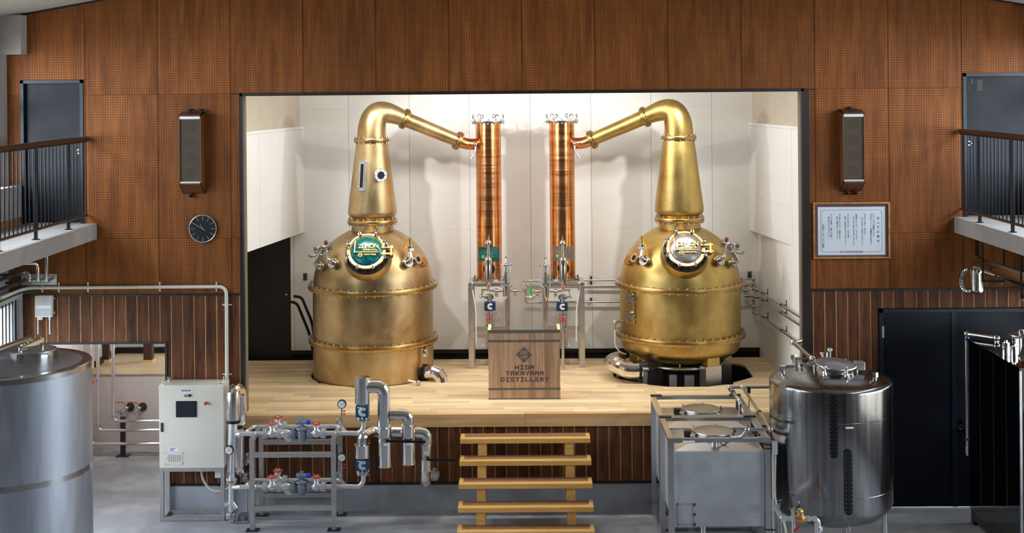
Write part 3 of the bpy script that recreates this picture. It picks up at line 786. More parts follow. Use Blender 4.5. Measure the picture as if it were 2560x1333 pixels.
    pB, nB = dm(1014, 660); m, tip, n = stub(pB, nB); jB = pt(1025, 624, SY-.56)
    m.tube(bend([tip, tip+n*.07, jB], .06), .033, 12).build('flanged_elbow', st, t)
    pB2, nB2 = dm(1036, 654); m, tip, n = stub(pB2, nB2)
    m.build('sight_port', st, t); MB().cyl(tip-n*.004, tip+n*.003, .038, n=16).build('port_glass', M['black'], t)
    MB().cyl(jB-V((0, 0, .01)), jB+V((0, 0, .022)), .065, n=6).cyl(jB+V((0, 0, .026)), jB+V((0, 0, .05)), .06, n=16).build('vent_flange', st, t)
    MB().cyl(jB+V((0, 0, .03)), jB+V((0, 0, .16)), .028, n=14).cyl(jB+V((0, 0, .155)), jB+V((0, 0, .163)), .030, n=14).build('vent_pipe', M['brassp'], t)
    pC, nC = dm(1055, 657)
    MB().cyl(pC-nC*.05, pC+nC*.045, .062, n=18).cyl(pC+nC*.03, pC+nC*.055, .070, n=18).build('blank_port', M['flange'], t)
    return t, pt, c, zf1, zf2, pb, yy
ts, ptL, cL, zf1, zf2, armL, yyL = pot_still(1, SLX, 'brass pot still with teal lettered hatch and skirt down to floor', True)
tr_, ptR, cR, zf1, zf2R, armR, yyR = pot_still(-1, SRX, 'brass pot still with grey lettered hatch standing on legs over pit', False)

def on_body(c, r, px, py):                              # point and normal on a still body seen at a pixel
    d = ray(px, py); o = CAM-c; a = d.x**2+d.y**2; b_ = 2*(o.x*d.x+o.y*d.y); q = o.x**2+o.y**2-r*r
    t = (-b_-math.sqrt(max(0, b_*b_-4*a*q)))/(2*a); p = CAM+d*t; n = V((p.x-c.x, p.y-c.y, 0)).normalized(); return p, n
# --- left still: sight windows on the neck
def on_neck(px, py):
    z = P(px, py, SY-.3).z; zl, zh = P(932, 527, SY).z, P(932, 356, SY).z
    r = .348+(.222-.348)*(z-zl)/(zh-zl); return on_body(cL, r, px, py)
p, n = on_neck(907, 440); x = V((0, 0, 1)).cross(n).normalized(); zz = V((0, 0, 1))+n*.13; zz = (zz-n*zz.dot(n)).normalized()
tl = V((-n.x*.12, -n.y*.12, 1)).normalized(); n2 = x.cross(tl).normalized(); 
if n2.dot(n) < 0: n2 = -n2
Rn = Matrix((x, tl, n2)).transposed()
w = MB().obox(p, (.125, .425, .05), Rn).build('sight_window', M['satin'], ts, False, bevel=.006)
MB().obox(p+n2*.022, (.048, .33, .012), Rn).build('window_glass', M['black'], w, False)
MB().obox(p+n2*.030-x*.03, (.010, .33, .006), Rn).obox(p+n2*.030+x*.03, (.010, .33, .006), Rn).build('window_rim', M['chrome'], w, False)
m = MB()
for k in range(7):
    for sx in (-1, 1): m.cyl(p+x*(sx*.048)+tl*(-.18+k*.06)+n2*.02, p+x*(sx*.048)+tl*(-.18+k*.06)+n2*.036, .008, n=6)
stuff(m.build('bolts', M['clamp'], w, False))
p, n = on_neck(948, 438)
w = MB().lathe([(.05, -.04), (.05, .04), (.092, .04), (.096, .045), (.096, .062), (.09, .068), (.055, .068), (.05, .05)], p, n, 32).build('porthole', M['satin'], ts)
MB().cyl(p+n*.03, p+n*.055, .054, n=24).build('porthole_glass', M['black'], w)
stuff(MB().bolts(p, n, .074, 8, .009, .066, .08).build('bolts', M['clamp'], w, False))
# --- left still: lower plate, blank port, clad outlet elbow and drain cock
p, n = on_body(cL, .853, 1064, 905); x = V((0, 0, 1)).cross(n).normalized(); Rn = Matrix((x, V((0, 0, 1)), n)).transposed()
pl = MB().obox(V((p.x, p.y, (zf2-.06+SF+.12)/2)), (.30, zf2-.06-SF-.12, .05), Rn).build('port_plate', B_ if 0 else M['brass'], ts, False, bevel=.006)
q, _ = on_body(cL, .88, 1061, 882)
MB().cyl(q-n*.03, q+n*.03, .072, n=24).cyl(q+n*.03, q+n*.045, .05, n=24).build('blank_port', M['chrome'], pl)
q, _ = on_body(cL, .88, 1061, 931)
e1 = q+n*.16; path = bend([q-n*.03, e1, e1+V((.16, -.06, -.03)), e1+V((.22, -.10, -.21))], .12)
path = [q-n*.03, q+n*.05, q+n*.05+V((.08, -.03, .015)), q+n*.05+V((.15, -.05, -.01)), q+n*.05+V((.19, -.065, -.07)), q+n*.05+V((.20, -.07, -.15))]
MB().tube(path, .098, 20).build('clad_outlet', M['chrome'], ts, ang=.3)
MB().cyl(q-n*.02, q+n*.045, .112, n=24).build('outlet_flange', M['black'], ts)
k = PZ(1046, 957, SF+.04)
MB().sphere(k, .034, 14).cyl(k, k+V((-.14, .05, .02)), .016, n=8).build('drain_cock', M['steel'], ts)
# --- right still: port plate on the body, sample cock, legs, burner pipes
p, n = on_body(cR, .852, 1577, 769); x = V((0, 0, 1)).cross(n).normalized(); Rn = Matrix((x, V((0, 0, 1)), n)).transposed()
pl = MB().obox(p, (.20, .44, .05), Rn).build('port_plate', M['brassr'], tr_, False, bevel=.006)
for py in (747, 791):
    q, _ = on_body(cR, .878, 1577, py)
    o = MB().cyl(q-n*.03, q+n*.025, .080, n=24).cyl(q+n*.02, q+n*.04, .062, n=24).build('blank_port', M['steel'], pl)
    stuff(MB().bolts(q, n, .068, 8, .008, .024, .04).build('bolts', M['clamp'], o, False))
q, _ = on_body(cR, .86, 1560, 803); k = P(1537, 806, q.y-.02)
MB().cyl(q, k, .013, n=8).sphere(k, .035, 14).cyl(k, k+V((0, 0, -.10)), .014, n=8).build('sample_cock', M['steel'], tr_)
MB().tube(bend([k+V((0, 0, -.09)), k+V((.0, 0, -.32)), k+V((.06, .02, -.42)), k+V((.16, .05, -.46))], .12), .011, 8).build('sample_hose', M['cream'], tr_)
for (ang, wd) in ((-62, .27), (-62+90, .24), (-62+180, .24), (-62+270, .24)):
    a = math.radians(ang); px_, py_ = SRX+.72*math.cos(a), SY+.72*math.sin(a)
    zl = P(1760, 914, SY-.65).z
    Rz = Matrix.Rotation(a+PI/2, 3, 'Z')
    lg = MB().obox((px_, py_, (zl+.30)/2), (.26, .16, zl-.30), Rz).build('leg', M['satin'], tr_, False, bevel=.006)
    MB().obox((px_, py_, zl+.10), (.20, .15, .20), Rz).build('leg_block', M['brassr'], lg, False, bevel=.004)
a = P(1600, 924, SY-.70)
MB().tube(bend([a+V((.02, 0, 0)), P(1572, 927, SY-.72), P(1540, 912, SY-.60), P(1528, 906, SY-.30), P(1545, 900, SY+.0)], .16, 5), .118, 18).build('clad_burner_pipe', M['chrome'], tr_, ang=.3)
MB().cyl(a+V((-.015, 0, 0)), a+V((.02, 0, 0)), .135, n=28).build('burner_flange', M['black'], tr_)
rp = [a+V((.02, 0, -.0)), a+V((.10, .0, .0))]+[V((SRX+.62*math.cos(q), SY+.62*math.sin(q), a.z-.02)) for q in [math.radians(-128+k*15) for k in range(11)]]
MB().tube(rp, .030, 12).build('burner_ring', M['steel'], tr_)
MB().cyl((SRX-.08, SY-.6, a.z-.02), (SRX-.08, SY-.6, a.z+.07), .012, n=8).build('burner_nozzle', M['flange'], tr_)
k = PZ(1544, 943, SF); MB().cyl(k, k+V((0, 0, .10)), .010, n=8).cyl(k, k+V((0, 0, .006)), .05, n=16).build('pipe_stay', M['steel'], tr_)
# --- black bent drain pipes behind the left still
for i, (pp, lab) in enumerate((([(734, 741), (754, 743), (781, 808), (792, 880)], 'black bent pipe behind the left still, upper one of two'), ([(718, 754), (742, 757), (775, 838), (788, 884)], 'black bent pipe behind the left still, lower one of two'))):
    pts = [P(a, b, 3.05) for a, b in pp]; pts[-1].z = SF
    o = tag(MB().tube(bend(pts, .10), .021, 12).build('bent_pipe', M['black']), lab, 'pipe', 'black pipes beside the stage door')
# ================================================================== condensers
CY_ = 2.9
CLX = P(1222, 500, CY_).x; CRX = SRX-(CLX-SLX)
def condenser(s, X, pt, yy, left):
    lab = ('tall copper condenser column with teal nameplate, joined to left still' if left else 'tall copper condenser column with grey nameplate, joined to right still')
    zt, zb_ = P(1222, 307, CY_).z, P(1222, 698, CY_).z
    t = thing('condenser', lab, 'condenser', (X, CY_, zb_), 'copper condensers')
    c = V((X, CY_, 0))
    MB().lathe([(.15, zb_), (.1845, zb_), (.1845, zt), (.15, zt)], c, n=48).build('column', M['copper'], t)
    m = MB().lathe([(.0001, zt), (.245, zt), (.248, zt+.006), (.248, zt+.026), (.0001, zt+.026)], c, n=40); tp = m.build('top_plate', M['steel'], t)
    stuff(MB().bolts(c+V((0, 0, zt)), (0, 0, 1), .222, 12, .012, .026, .05).bolts(c+V((0, 0, zt)), (0, 0, 1), .222, 12, .012, -.02, 0).build('bolts', M['clamp'], tp, False))
    for k in range(6):
        a = .15+k*PI/3; q = c+V((.222*math.cos(a), .222*math.sin(a), zt+.03))
        MB().cyl(q, q+V((0, 0, .035)), .012, n=8).torus(q+V((0, 0, .062)), (math.cos(a*2), math.sin(a*2), 0), .026, .008, 14, 6).build('lifting_eye', M['steel'], tp)
    bp = MB().lathe([(.1, zb_-.005), (.25, zb_-.005), (.25, zb_+.022), (.1, zb_+.022)], c, n=40).build('base_flange', M['steel'], t)
    stuff(MB().bolts(c+V((0, 0, zb_)), (0, 0, 1), .222, 14, .012, .022, .05).build('bolts', M['clamp'], bp, False))
    # inlet bend
    pa = pt(1146, 352.4, yy(1146)); pm = pt(1168, 361, yy(1168)); pe = V((X-s*.16, CY_-.02, pm.z))
    MB().tube(bend([pa, pm, pe], .10), .086, 24).build('inlet_bend', M['copper'], t, ang=.8)
    k = pt(1189, 361, CY_-.24)
    MB().cyl(k+V((0, .12, 0)), k, .015, n=8).sphere(k, .034, 14).cyl(k, k+V((0, 0, -.09)), .016, n=10).tube(bend([k+V((0, 0, -.08)), k+V((-s*.01, 0, -.13)), k+V((-s*.07, 0, -.21))], .05), .010, 8).build('thermometer_head', M['steel'], t)
    # nameplate
    yq = CY_-.19; w = .15; zc_ = P(1222, 635, yq).z
    np_ = MB().box(X-w, X+w, yq-.012, yq, zc_-.10, zc_+.10).build('nameplate', M['teal'] if left else M['pewter'], t, False)
    f = V((X, yq-.013, zc_)); gm = M['gold']
    text('ZEMON', 'lettering', gm, np_, f+V((0, 0, .035)), .06, FRONT, .002, width=.235)
    MB().box(X+.02, X+.12, yq-.016, yq-.012, zc_+.068, zc_+.074).box(X-.12, X+.12, yq-.016, yq-.012, zc_+.002, zc_+.007).build('letter_rule', gm, np_, False)
    text('OIGO WORKS', 'lettering', gm, np_, f+V((.025, 0, -.04)), .024, FRONT, .002, width=.15)
    MB().torus(f+V((-.085, 0, -.04)), (0, 1, 0), .016, .004, 14, 5).build('round_mark', gm, np_)
    q = P(1222, 672, yq); MB().lathe([(.0001, .0), (.085, 0), (.085, .03), (.0001, .03)], V((X, CY_-.20, q.z)), (0, -1, 0), 28).build('hand_port', M['black'], t)
    return t
condenser(1, CLX, ptL, yyL, True); condenser(-1, CRX, ptR, yyR, False)
# steel stands
def stand(s, X, lab):
    z1 = P(1222, 700, CY_).z-.006; t = thing('condenser_stand', lab, 'stand', (X, CY_, SF), 'condenser stands')
    a, b = -.265, .265; y0, y1 = CY_-.24, CY_+.24; w = .075
    for x in (X+a, X+b):
        for y in (y0, y1):
            MB().box(x-w/2, x+w/2, y-w/2, y+w/2, SF, z1-.05).build('leg', M['satin'], t, False, bevel=.004)
    m = MB().box(X+a-w/2, X+b+w/2, y0-w/2, y0+w/2, z1-.05, z1).box(X+a-w/2, X+b+w/2, y1-w/2, y1+w/2, z1-.05, z1)
    m.box(X+a-w/2, X+a+w/2, y0+w/2, y1-w/2, z1-.05, z1).box(X+b-w/2, X+b+w/2, y0+w/2, y1-w/2, z1-.05, z1).build('top_frame', M['satin'], t, False, bevel=.004)
    zr = P(1200, 838, y0).z
    for (p0, p1) in (((X+a+w/2, y0, zr), (X+b-w/2, y0, zr)), ((X+a+w/2, y1, zr), (X+b-w/2, y1, zr)), ((X+a, y0+w/2, zr), (X+a, y1-w/2, zr)), ((X+b, y0+w/2, zr), (X+b, y1-w/2, zr))):
        MB().bar(p0, p1, .06, .07).build('cross_rail', M['satin'], t, False)
    return t
stand(1, CLX, 'stainless steel stand under the condenser with teal nameplate'); stand(-1, CRX, 'stainless steel stand under the condenser with grey nameplate')
# spirit piping in front of each condenser: vapour pot, valves, actuator
def mir(px, s): return px if s > 0 else 2*1314.5-px
def spirit(s, left):
    Yq = 2.50
    def p(px, py, dy=0):
        q = P(px, py+ (0 if s > 0 else 0), Yq+dy)
        if s > 0: return q
        a = P(1314.5, 700, Yq).x; return V((2*a-q.x, q.y, q.z-.012))
    word = 'teal' if left else 'grey'
    t = thing('spirit_valve_train', 'chrome vapour pot over valves and blue actuator, before the %s-plate condenser' % word, 'valve train', p(1224, 918), 'spirit valve trains')
    t.location.z = SF
    st = M['chrome']
    b0, b1 = p(1221, 719), p(1221, 641)
    MB().lathe([(.0001, 0), (.03, .004), (.048, .02), (.053, .05), (.053, b1.z-b0.z-.05), (.046, b1.z-b0.z-.02), (.02, b1.z-b0.z), (.0001, b1.z-b0.z)], b0, n=24).build('vapour_pot', st, t)
    n0 = p(1221, 641); n1 = p(1221, 608)
    MB().cyl(n0, n1, .019, n=14).build('pot_neck', st, t)
    MB().lathe([(.0001, -.012), (.045, -.012), (.047, 0), (.042, .022), (.026, .042), (.008, .05), (.006, .075), (.0001, .076)], n1, n=20).build('pot_cap', st, t)
    MB().tube(bend([b0+V((0, 0, .01)), b0+V((0, 0, -.05)), p(1240, 728)], .03), .016, 10).build('pot_outlet', M['steel'], t)
    v = p(1224, 735, .06)
    MB().cyl(v, p(1224, 757, .06), .035, n=14).cyl(p(1212, 742, .06), p(1234, 742, .06), .030, n=14).tube(bend([p(1212, 742, .06), p(1202, 742, .06), p(1207, 727, .06)], .03), .014, 10).sphere(p(1203, 742, .06), .022, 10).build('ball_valve', M['steel'], t)
    MB().bar(p(1203, 725, .0), p(1222, 725, .0), .012, .02).build('valve_lever', M['bronze'], t, False)
    a = p(1225, 765)
    ac = MB().box(a.x-.08, a.x+.08, a.y-.06, a.y+.06, a.z-.062, a.z+.062).build('actuator', M['actdark'], t, False, bevel=.008)
    MB().torus(a+V((.008, -.062, 0)), (0, 1, 0), .03, .017, 18, 8, PI+.75, 3*PI-.75).build('actuator_emblem', M['silver'], ac)
    MB().cyl(a+V((0, .02, .062)), a+V((0, .02, .10)), .02, n=10).build('actuator_stem', M['steel'], t)
    f1 = p(1224, 781)
    m = MB()
    for yp in (783, 787, 811, 815): m.cyl(p(1224, yp-1.2, .03), p(1224, yp+1.2, .03), .055, n=18)
    m.cyl(p(1224, 775, .03), p(1224, 835, .03), .03, n=14).cyl(p(1224, 792, .03), p(1224, 806, .03), .045, n=14).build('gate_valve', M['steel'], t)
    h = p(1224, 798, -.05); m = MB().torus(h, (0, 1, 0), .032, .009, 18, 6)
    for k in range(5):
        q = 2*PI*k/5; m.bar(h, h+V((.03*math.cos(q), 0, .03*math.sin(q))), .010, .008)
    m.cyl(h, h+V((0, .06, 0)), .008, n=8).build('valve_wheel', M['red'], t)
    MB().cyl(h+V((0, -.008, 0)), h+V((0, -.014, 0)), .012, n=10).build('wheel_hub', M['blue'], t)
    lo = p(1224, 834, .03); MB().cyl((lo.x, lo.y, SF), lo, .026, n=14).build('down_pipe', M['steel'], t)
    k = p(1209, 862, .03)
    MB().cyl(V((lo.x, lo.y, k.z)), k, .012, n=8).cyl(k+V((0, 0, -.02)), k+V((0, 0, .04)), .014, n=8).bar(k+V((-.03, 0, .04)), k+V((.03, 0, .04)), .01, .01).build('drain_tap', M['steel'], t)
    # side feed with hose on the stand leg
    e0, e1 = p(1180, 708), p(1213, 708)
    MB().cyl(e0, e1, .014, n=10).sphere(e0, .033, 12).cyl(e0, e0+V((0, 0, -.09)), .018, n=10).build('side_feed', M['steel'], t)
    MB().tube(bend([e0+V((0, 0, -.08)), e0+V((s*.03, 0, -.25)), e0+V((s*.05, .0, -.38)), V((e0.x+s*.055, e0.y, SF+.4))], .1), .010, 8).build('feed_hose', M['cream'], t)
    # hydrometer glass
    g = thing('hydrometer_vessel', 'glass hydrometer cylinder between chrome plates, beside the %s-plate condenser' % word, 'hydrometer glass', p(1265, 748), 'hydrometer glasses')
    gt, gb, gc = p(1265, 662), p(1265, 715), p(1265, 742)
    MB().cyl(gt-V((0, 0, .007)), gt+V((0, 0, .007)), .095, n=24).build('top_plate', st, g)
    MB().cyl(gb-V((0, 0, .007)), gb+V((0, 0, .007)), .095, n=24).build('bottom_plate', st, g)
    MB().lathe([(.066, gb.z-gb.z+.007), (.068, .007), (.068, gt.z-gb.z-.007), (.064, gt.z-gb.z-.007), (.064, .007)], gb, n=28, close=True).build('glass_tube', M['pane'], g)
    for k in range(4):
        q = PI/4+k*PI/2; d = V((.085*math.cos(q), .085*math.sin(q), 0))
        MB().cyl(gb+d, gt+d+V((0, 0, .02)), .007, n=8).build('tie_rod', M['steel'], g)
    MB().cyl(gb, gb+V((0, 0, .20)), .020, n=12).cyl(gb+V((0, 0, .2)), gt+V((0, 0, .07)), .008, n=8).build('float_stem', M['steel'], g)
    MB().cyl(gt, gt+V((0, 0, .09)), .011, n=8).sphere(gt+V((0, 0, .105)), .017, 10).build('top_knob', st, g)
    MB().lathe([(.0001, 0), (.04, 0), (.047, .01), (.047, gb.z-gc.z), (.0001, gb.z-gc.z)], gc, n=24).build('cup', st, g)
    d = p(1264, 750); MB().cyl(gc, d, .010, n=8).build('drain_stem', M['steel'], g); MB().bar(d+V((-.03, 0, 0)), d+V((.03, 0, 0)), .012, .01).build('drain_lever', M['red'], g, False)
    for (x, xa_, xb_, rr_) in ((1241, 1240, 1257, .014), (1287, 1273, 1300, .013)):
        u = MB().cyl(p(xa_, 729), p(xb_, 729), rr_, n=10).cyl(p(x-4, 729), p(x+4, 729), .036, n=14).cyl(p(x, 722), p(x, 738), .022, n=12).build('union_pipe', M['steel'], g)
        MB().cyl(p(x, 738), p(x, 742), .026, n=8).build('union_nut', M['bronze'], u)
    return t
spirit(1, True); spirit(-1, False)
# ================================================================== pipes along the stage walls
PW = BY-.09
def wallX(Y): return 3.515+(3.72-3.515)*(BY-Y)/(BY-.22)
def wall_run(start, y1, y2, pxe, label, drop, extra=None):
    # along the back wall, round the corner, along the right wall
    a = P(start[0], start[1], PW); e = V((P(pxe, y1, PW).x, PW, a.z))
    z2 = P(1893, y2, PW).z
    t = thing('process_pipe', label, 'pipe', (a.x, PW, a.z-.02), 'steel pipes along the stage walls')
    pts = ([V(q) for q in extra] if extra else [])+[a, e, V((e.x, PW, z2)), V((wallX(PW)-.07, PW-.10, z2)), V((wallX(.3)-.07, .30, z2))]
    MB().tube(bend(pts, .03, 4), .0165, 12).build('pipe_run', M['steel'], t)
    m = MB()
    for q in (e, V((e.x, PW, (a.z+z2)/2)), V((e.x, PW, z2)), V((wallX(PW)-.07, PW-.10, z2))): m.sphere(q, .030, 12)
    m.build('elbow_fittings', M['steel'], t)
    for Y in (2.95, 1.9, .75):
        x = wallX(Y)
        MB().bar((x-.07, Y, z2), (x, Y, z2), .010, .012).box(x-.008, x, Y-.012, Y+.012, z2-.02, z2+.07).cyl((x-.07, Y-.02, z2), (x-.07, Y+.02, z2), .023, n=12).build('wall_bracket', M['dark'], t, False)
    for px in (1478, ):
        q = P(px, start[1], PW); MB().box(q.x-.012, q.x+.012, PW, BY, q.z-.012, q.z+.06).build('wall_bracket', M['dark'], t, False)
    return t
g = P(1311, 728, 2.62)
wall_run((1312, 702), 700, 722, 1884, 'uppermost of the three steel pipes running behind the right still', 20, [P(1303, 728, 2.55), P(1309, 727, 2.7), P(1310, 704, 2.8), P(1311, 702, PW)])
wall_run((1457, 715), 716, 740, 1864, 'middle one of the three steel pipes running behind the right still', 20)
tp = wall_run((1316, 756), 756, 781, 1884, 'lowest of the three steel pipes behind right still, with green-handled valve', 20, [P(1330, 741, 2.55), P(1326, 745, 2.6), P(1314, 742, 2.75), P(1314, 718, 2.8), P(1314, 718, 3.0), P(1314, 752, 3.1)])
q = P(1326, 745, 2.52)
MB().cyl(q+V((-.06, 0, 0)), q+V((.07, 0, .02)), .024, n=12).sphere(q, .036, 12).cyl(q, q+V((0, 0, .06)), .012, n=8).build('ball_valve', M['steel'], tp)
MB().obox(q+V((0, 0, .10)), (.030, .02, .12), Matrix.Identity(3)).build('valve_handle', M['green'], tp, False, bevel=.006)
# lectern ------------------------------------------------------------
LY = .72
l0, l1 = P(1222, 1000, LY), P(1401, 1000, LY); W_ = l1.x-l0.x; lz = P(1310, 826, LY).z
lx = (l0.x+l1.x)/2
t = thing('lectern', 'oak lectern with grey bands, diamond emblem and distillery name', 'lectern', (lx, LY+.2, SF))
np_ = 9
for k in range(np_):
    a = lx-W_/2+k*W_/np_; cxp = a+W_/np_/2
    m = MB().box(-W_/np_/2+.0006, W_/np_/2-.0006, -.2, -.178, .0, lz-SF); o = bpy.data.objects.new('board', m.data('board', M['oak'], False)); o.location = (cxp-lx, 0, 0); o.parent = t; COL.objects.link(o)
for (ya, yb) in ((826, 833), (850, 855.5), (970, 975), (996, 1000)):
    za, zb2 = P(1310, ya, LY).z, max(SF, P(1310, yb, LY).z)
    MB().box(lx-W_/2-.003, lx+W_/2+.003, LY-.004, LY+.024, zb2, za).build('band', M['lband'], t, False)
for sx in (-1, 1):
    x = lx+sx*(W_/2-.012); MB().prism([(0, 0)]*0 or [(x-.012, SF), (x+.012, SF), (x+.012, lz+.0), (x-.012, lz+.0)], LY+.022, LY+.40).build('side_panel', M['stair'], t, False)
    MB().add([(x-.02, LY+.02, lz-.01), (x+.02, LY+.02, lz-.01), (x+.02, LY+.40, lz-.01), (x-.02, LY+.40, lz-.01), (x-.02, LY+.02, lz+.005), (x+.02, LY+.02, lz+.005), (x+.02, LY+.40, lz+.008), (x-.02, LY+.40, lz+.008)], [(0, 3, 2, 1), (4, 5, 6, 7), (0, 1, 5, 4), (1, 2, 6, 5), (2, 3, 7, 6), (3, 0, 4, 7)]).build('side_cap', M['floorw'], t, False)
MB().box(lx-W_/2+.024, lx+W_/2-.024, LY+.03, LY+.38, lz-.14, lz-.12).build('desk_board', M['floorw'], t, False)
gy = plain('emblem_grey', (.085, .09, .10), .5); f = LY-.002
em = P(1310, 887, f); r = .105
m = MB()
# diamond emblem: four corner triangles and a key-pattern square
h = .062
for (ax, az) in ((0, 1), (1, 0), (0, -1), (-1, 0)):
    tip = (em.x+ax*r, em.z+az*r); s0 = .052
    m.prism([tip, (em.x+ax*.058+az*s0*.9, em.z+az*.058-ax*s0*.9), (em.x+ax*.058-az*s0*.9, em.z+az*.058+ax*s0*.9)], f, f+.003)
e = MB()
for (dx, dz, w, hh) in ((0, .050, .10, .008), (0, -.050, .10, .008), (.050, 0, .008, .10), (-.050, 0, .008, .10), (0, 0, .09, .008), (0, 0, .008, .09), (-.025, .028, .03, .007), (-.022, .014, .007, .02), (.028, .028, .03, .007), (.03, .012, .025, .007), (-.028, -.026, .03, .007), (-.018, -.016, .007, .024), (.026, -.020, .007, .035), (.03, -.036, .03, .007), (-.035, -.012, .02, .007)):
    e.box(em.x+dx-w/2, em.x+dx+w/2, f-.0004*(w > hh), f+.003, em.z+dz-hh/2, em.z+dz+hh/2)
m.build('emblem', gy, t, False); e.build('emblem_key', gy, t, False)
FONT = {'A': '01110 10001 10001 11111 10001 10001 10001', 'D': '11110 10001 10001 10001 10001 10001 11110', 'E': '11111 10000 10000 11110 10000 10000 11111', 'H': '10001 10001 10001 11111 10001 10001 10001', 'I': '11111 00100 00100 00100 00100 00100 11111',
        'K': '10001 10010 10100 11000 10100 10010 10001', 'L': '10000 10000 10000 10000 10000 10000 11111', 'M': '10001 11011 10101 10101 10001 10001 10001', 'R': '11110 10001 10001 11110 10100 10010 10001', 'S': '01111 10000 10000 01110 00001 00001 11110',
        'T': '11111 00100 00100 00100 00100 00100 00100', 'Y': '10001 10001 01010 00100 00100 00100 00100'}
def block_letter(ch, x, z, w, h):                     # squared stencil-like capital on the lectern face
    m = MB(); cw, rh = w/5, h/7
    for r, row in enumerate(FONT[ch].split()):
        c0 = 0
        while c0 < 5:
            if row[c0] == '0': c0 += 1; continue
            c1 = c0
            while c1 < 5 and row[c1] == '1': c1 += 1
            m.box(x+c0*cw-.0008, x+c1*cw+.0008, f-.0006, f+.003, z-(r+1)*rh-.0008, z-r*rh+.0008); c0 = c1
    m.build('letter', M['ink'], t, False)
for (wd, py, x0, x1) in (('HIDA', 919, 1288, 1334.5), ('TAKAYAMA', 934, 1265, 1359), ('DISTILLERY', 949.5, 1252, 1372)):
    a, b = P(x0, py, f), P(x1, py, f); lw = .047; st = (b.x-a.x-lw)/(len(wd)-1)
    for k, ch in enumerate(wd): block_letter(ch, a.x+k*st, a.z+.027, lw, .054)
# ================================================================== things on the front wall
def speaker(x0, x1, y0, y1, yb, sx, label, nb):
    a, b = P(x0, y0, -.20), P(x1, y1, -.20); zt, zf = a.z, b.z; zb_ = P(x0, yb, 0).z
    t = thing('wall_speaker', label, 'speaker', ((a.x+b.x)/2, -.1, zb_), 'column loudspeakers on the wall')
    k = .012; wx = sx*.008
    def prof(x): return [(x, -.20, zt), (x, -.20, zf), (x, -.005, zb_), (x, -.005, zt+.045)]
    m = MB()
    for x in (a.x, b.x):
        xi = x+k if x == a.x else x-k
        l, r = min(x, xi), max(x, xi)
        m.add(prof(l)+prof(r), [(0, 1, 2, 3), (7, 6, 5, 4), (0, 4, 5, 1), (1, 5, 6, 2), (2, 6, 7, 3), (3, 7, 4, 0)])
    q = [(-.20, zt), (-.005, zt+.045), (-.005, zt+.03), (-.20, zt-.014)]; r = [(-.20, zf), (-.005, zb_), (-.005, zb_+.014), (-.20, zf+.014)]
    for pr in (q, r):
        n = 4; vs = [(a.x, y, z) for y, z in pr]+[(b.x, y, z) for y, z in pr]
        m.add(vs, [(3, 2, 1, 0), (4, 5, 6, 7)]+[(i, (i+1) % 4, (i+1) % 4+4, i+4) for i in range(4)])
    m.box(a.x+k, b.x-k, -.03, -.005, zb_+.02, zt+.02).build('cabinet', M['spkw'], t, False)
    MB().box(a.x+k, b.x-k, -.185, -.17, zf+.03, zt-.03).build('grille_cloth', M['cloth'], t, False)
    h = (zt-zf)
    for i in range(4):
        c = V(((a.x+b.x)/2, -.186, zt-h*(.16+.225*i))); MB().cyl(c+V((0, .004, 0)), c, .068, n=28).build('cone', M['clothd'], t)
    MB().box(a.x+k, b.x-k, -.197, -.17, zt-.045, zt-.014).build('metal_strip', M['silver'], t, False)
    MB().box(a.x+k, b.x-k, -.197, -.17, zf+.014, zf+.034).build('metal_strip', M['silver'], t, False)
    for u in (.3, .7) if nb == 2 else (.6,):
        x = a.x+(b.x-a.x)*(1-u if nb == 1 else u); MB().box(x-.018, x+.018, -.06, -.001, zb_-.035, zb_+.01).cyl((x, -.06, zb_-.03), (x, -.03, zb_-.03), .015, n=10).build('bracket', M['black'], t)
    for u in (.35, .85) if nb == 1 else (.5,):
        x = a.x+(b.x-a.x)*u; MB().box(x-.018, x+.018, -.07, -.001, zt+.03, zt+.075).bar((x, -.05, zt+.05), (x+.08, -.05, zt+.045), .012, .012).build('bracket', M['black'], t)
speaker(446, 503, 289, 461, 485, 1, 'brown wooden column loudspeaker on the wall above the round clock', 1)
speaker(2107, 2163, 283, 456, 478, -1, 'brown wooden column loudspeaker on the wall above the framed charter', 2)
# clock
c = P(507, 572, -.03); R_ = .172
t = thing('wall_clock', 'round black wall clock with thin white markers and silver rim', 'clock', c)
MB().cyl(c+V((0, .03, 0)), c, R_-.004, n=48).build('face', plain('clock_black', (.008, .008, .010), .35), t)
MB().torus(c, (0, 1, 0), R_-.003, .006, 48, 8).build('rim', M['satin'], t)
for k in range(12):
    a = k*PI/6; d = V((math.sin(a), 0, math.cos(a))); MB().bar(c+d*.105+V((0, -.003, 0)), c+d*.158+V((0, -.003, 0)), .007, .003).build('marker', M['silver'], t, False)
for (a, l, w) in ((-1.03, .150, .008), (-.62, .080, .011)):
    d = V((math.sin(a), 0, math.cos(a))); MB().bar(c-d*.02+V((.012, -.006, -.01)), c+d*l+V((.012, -.006, -.01)), w, .003).build('hand', M['silver'], t, False)
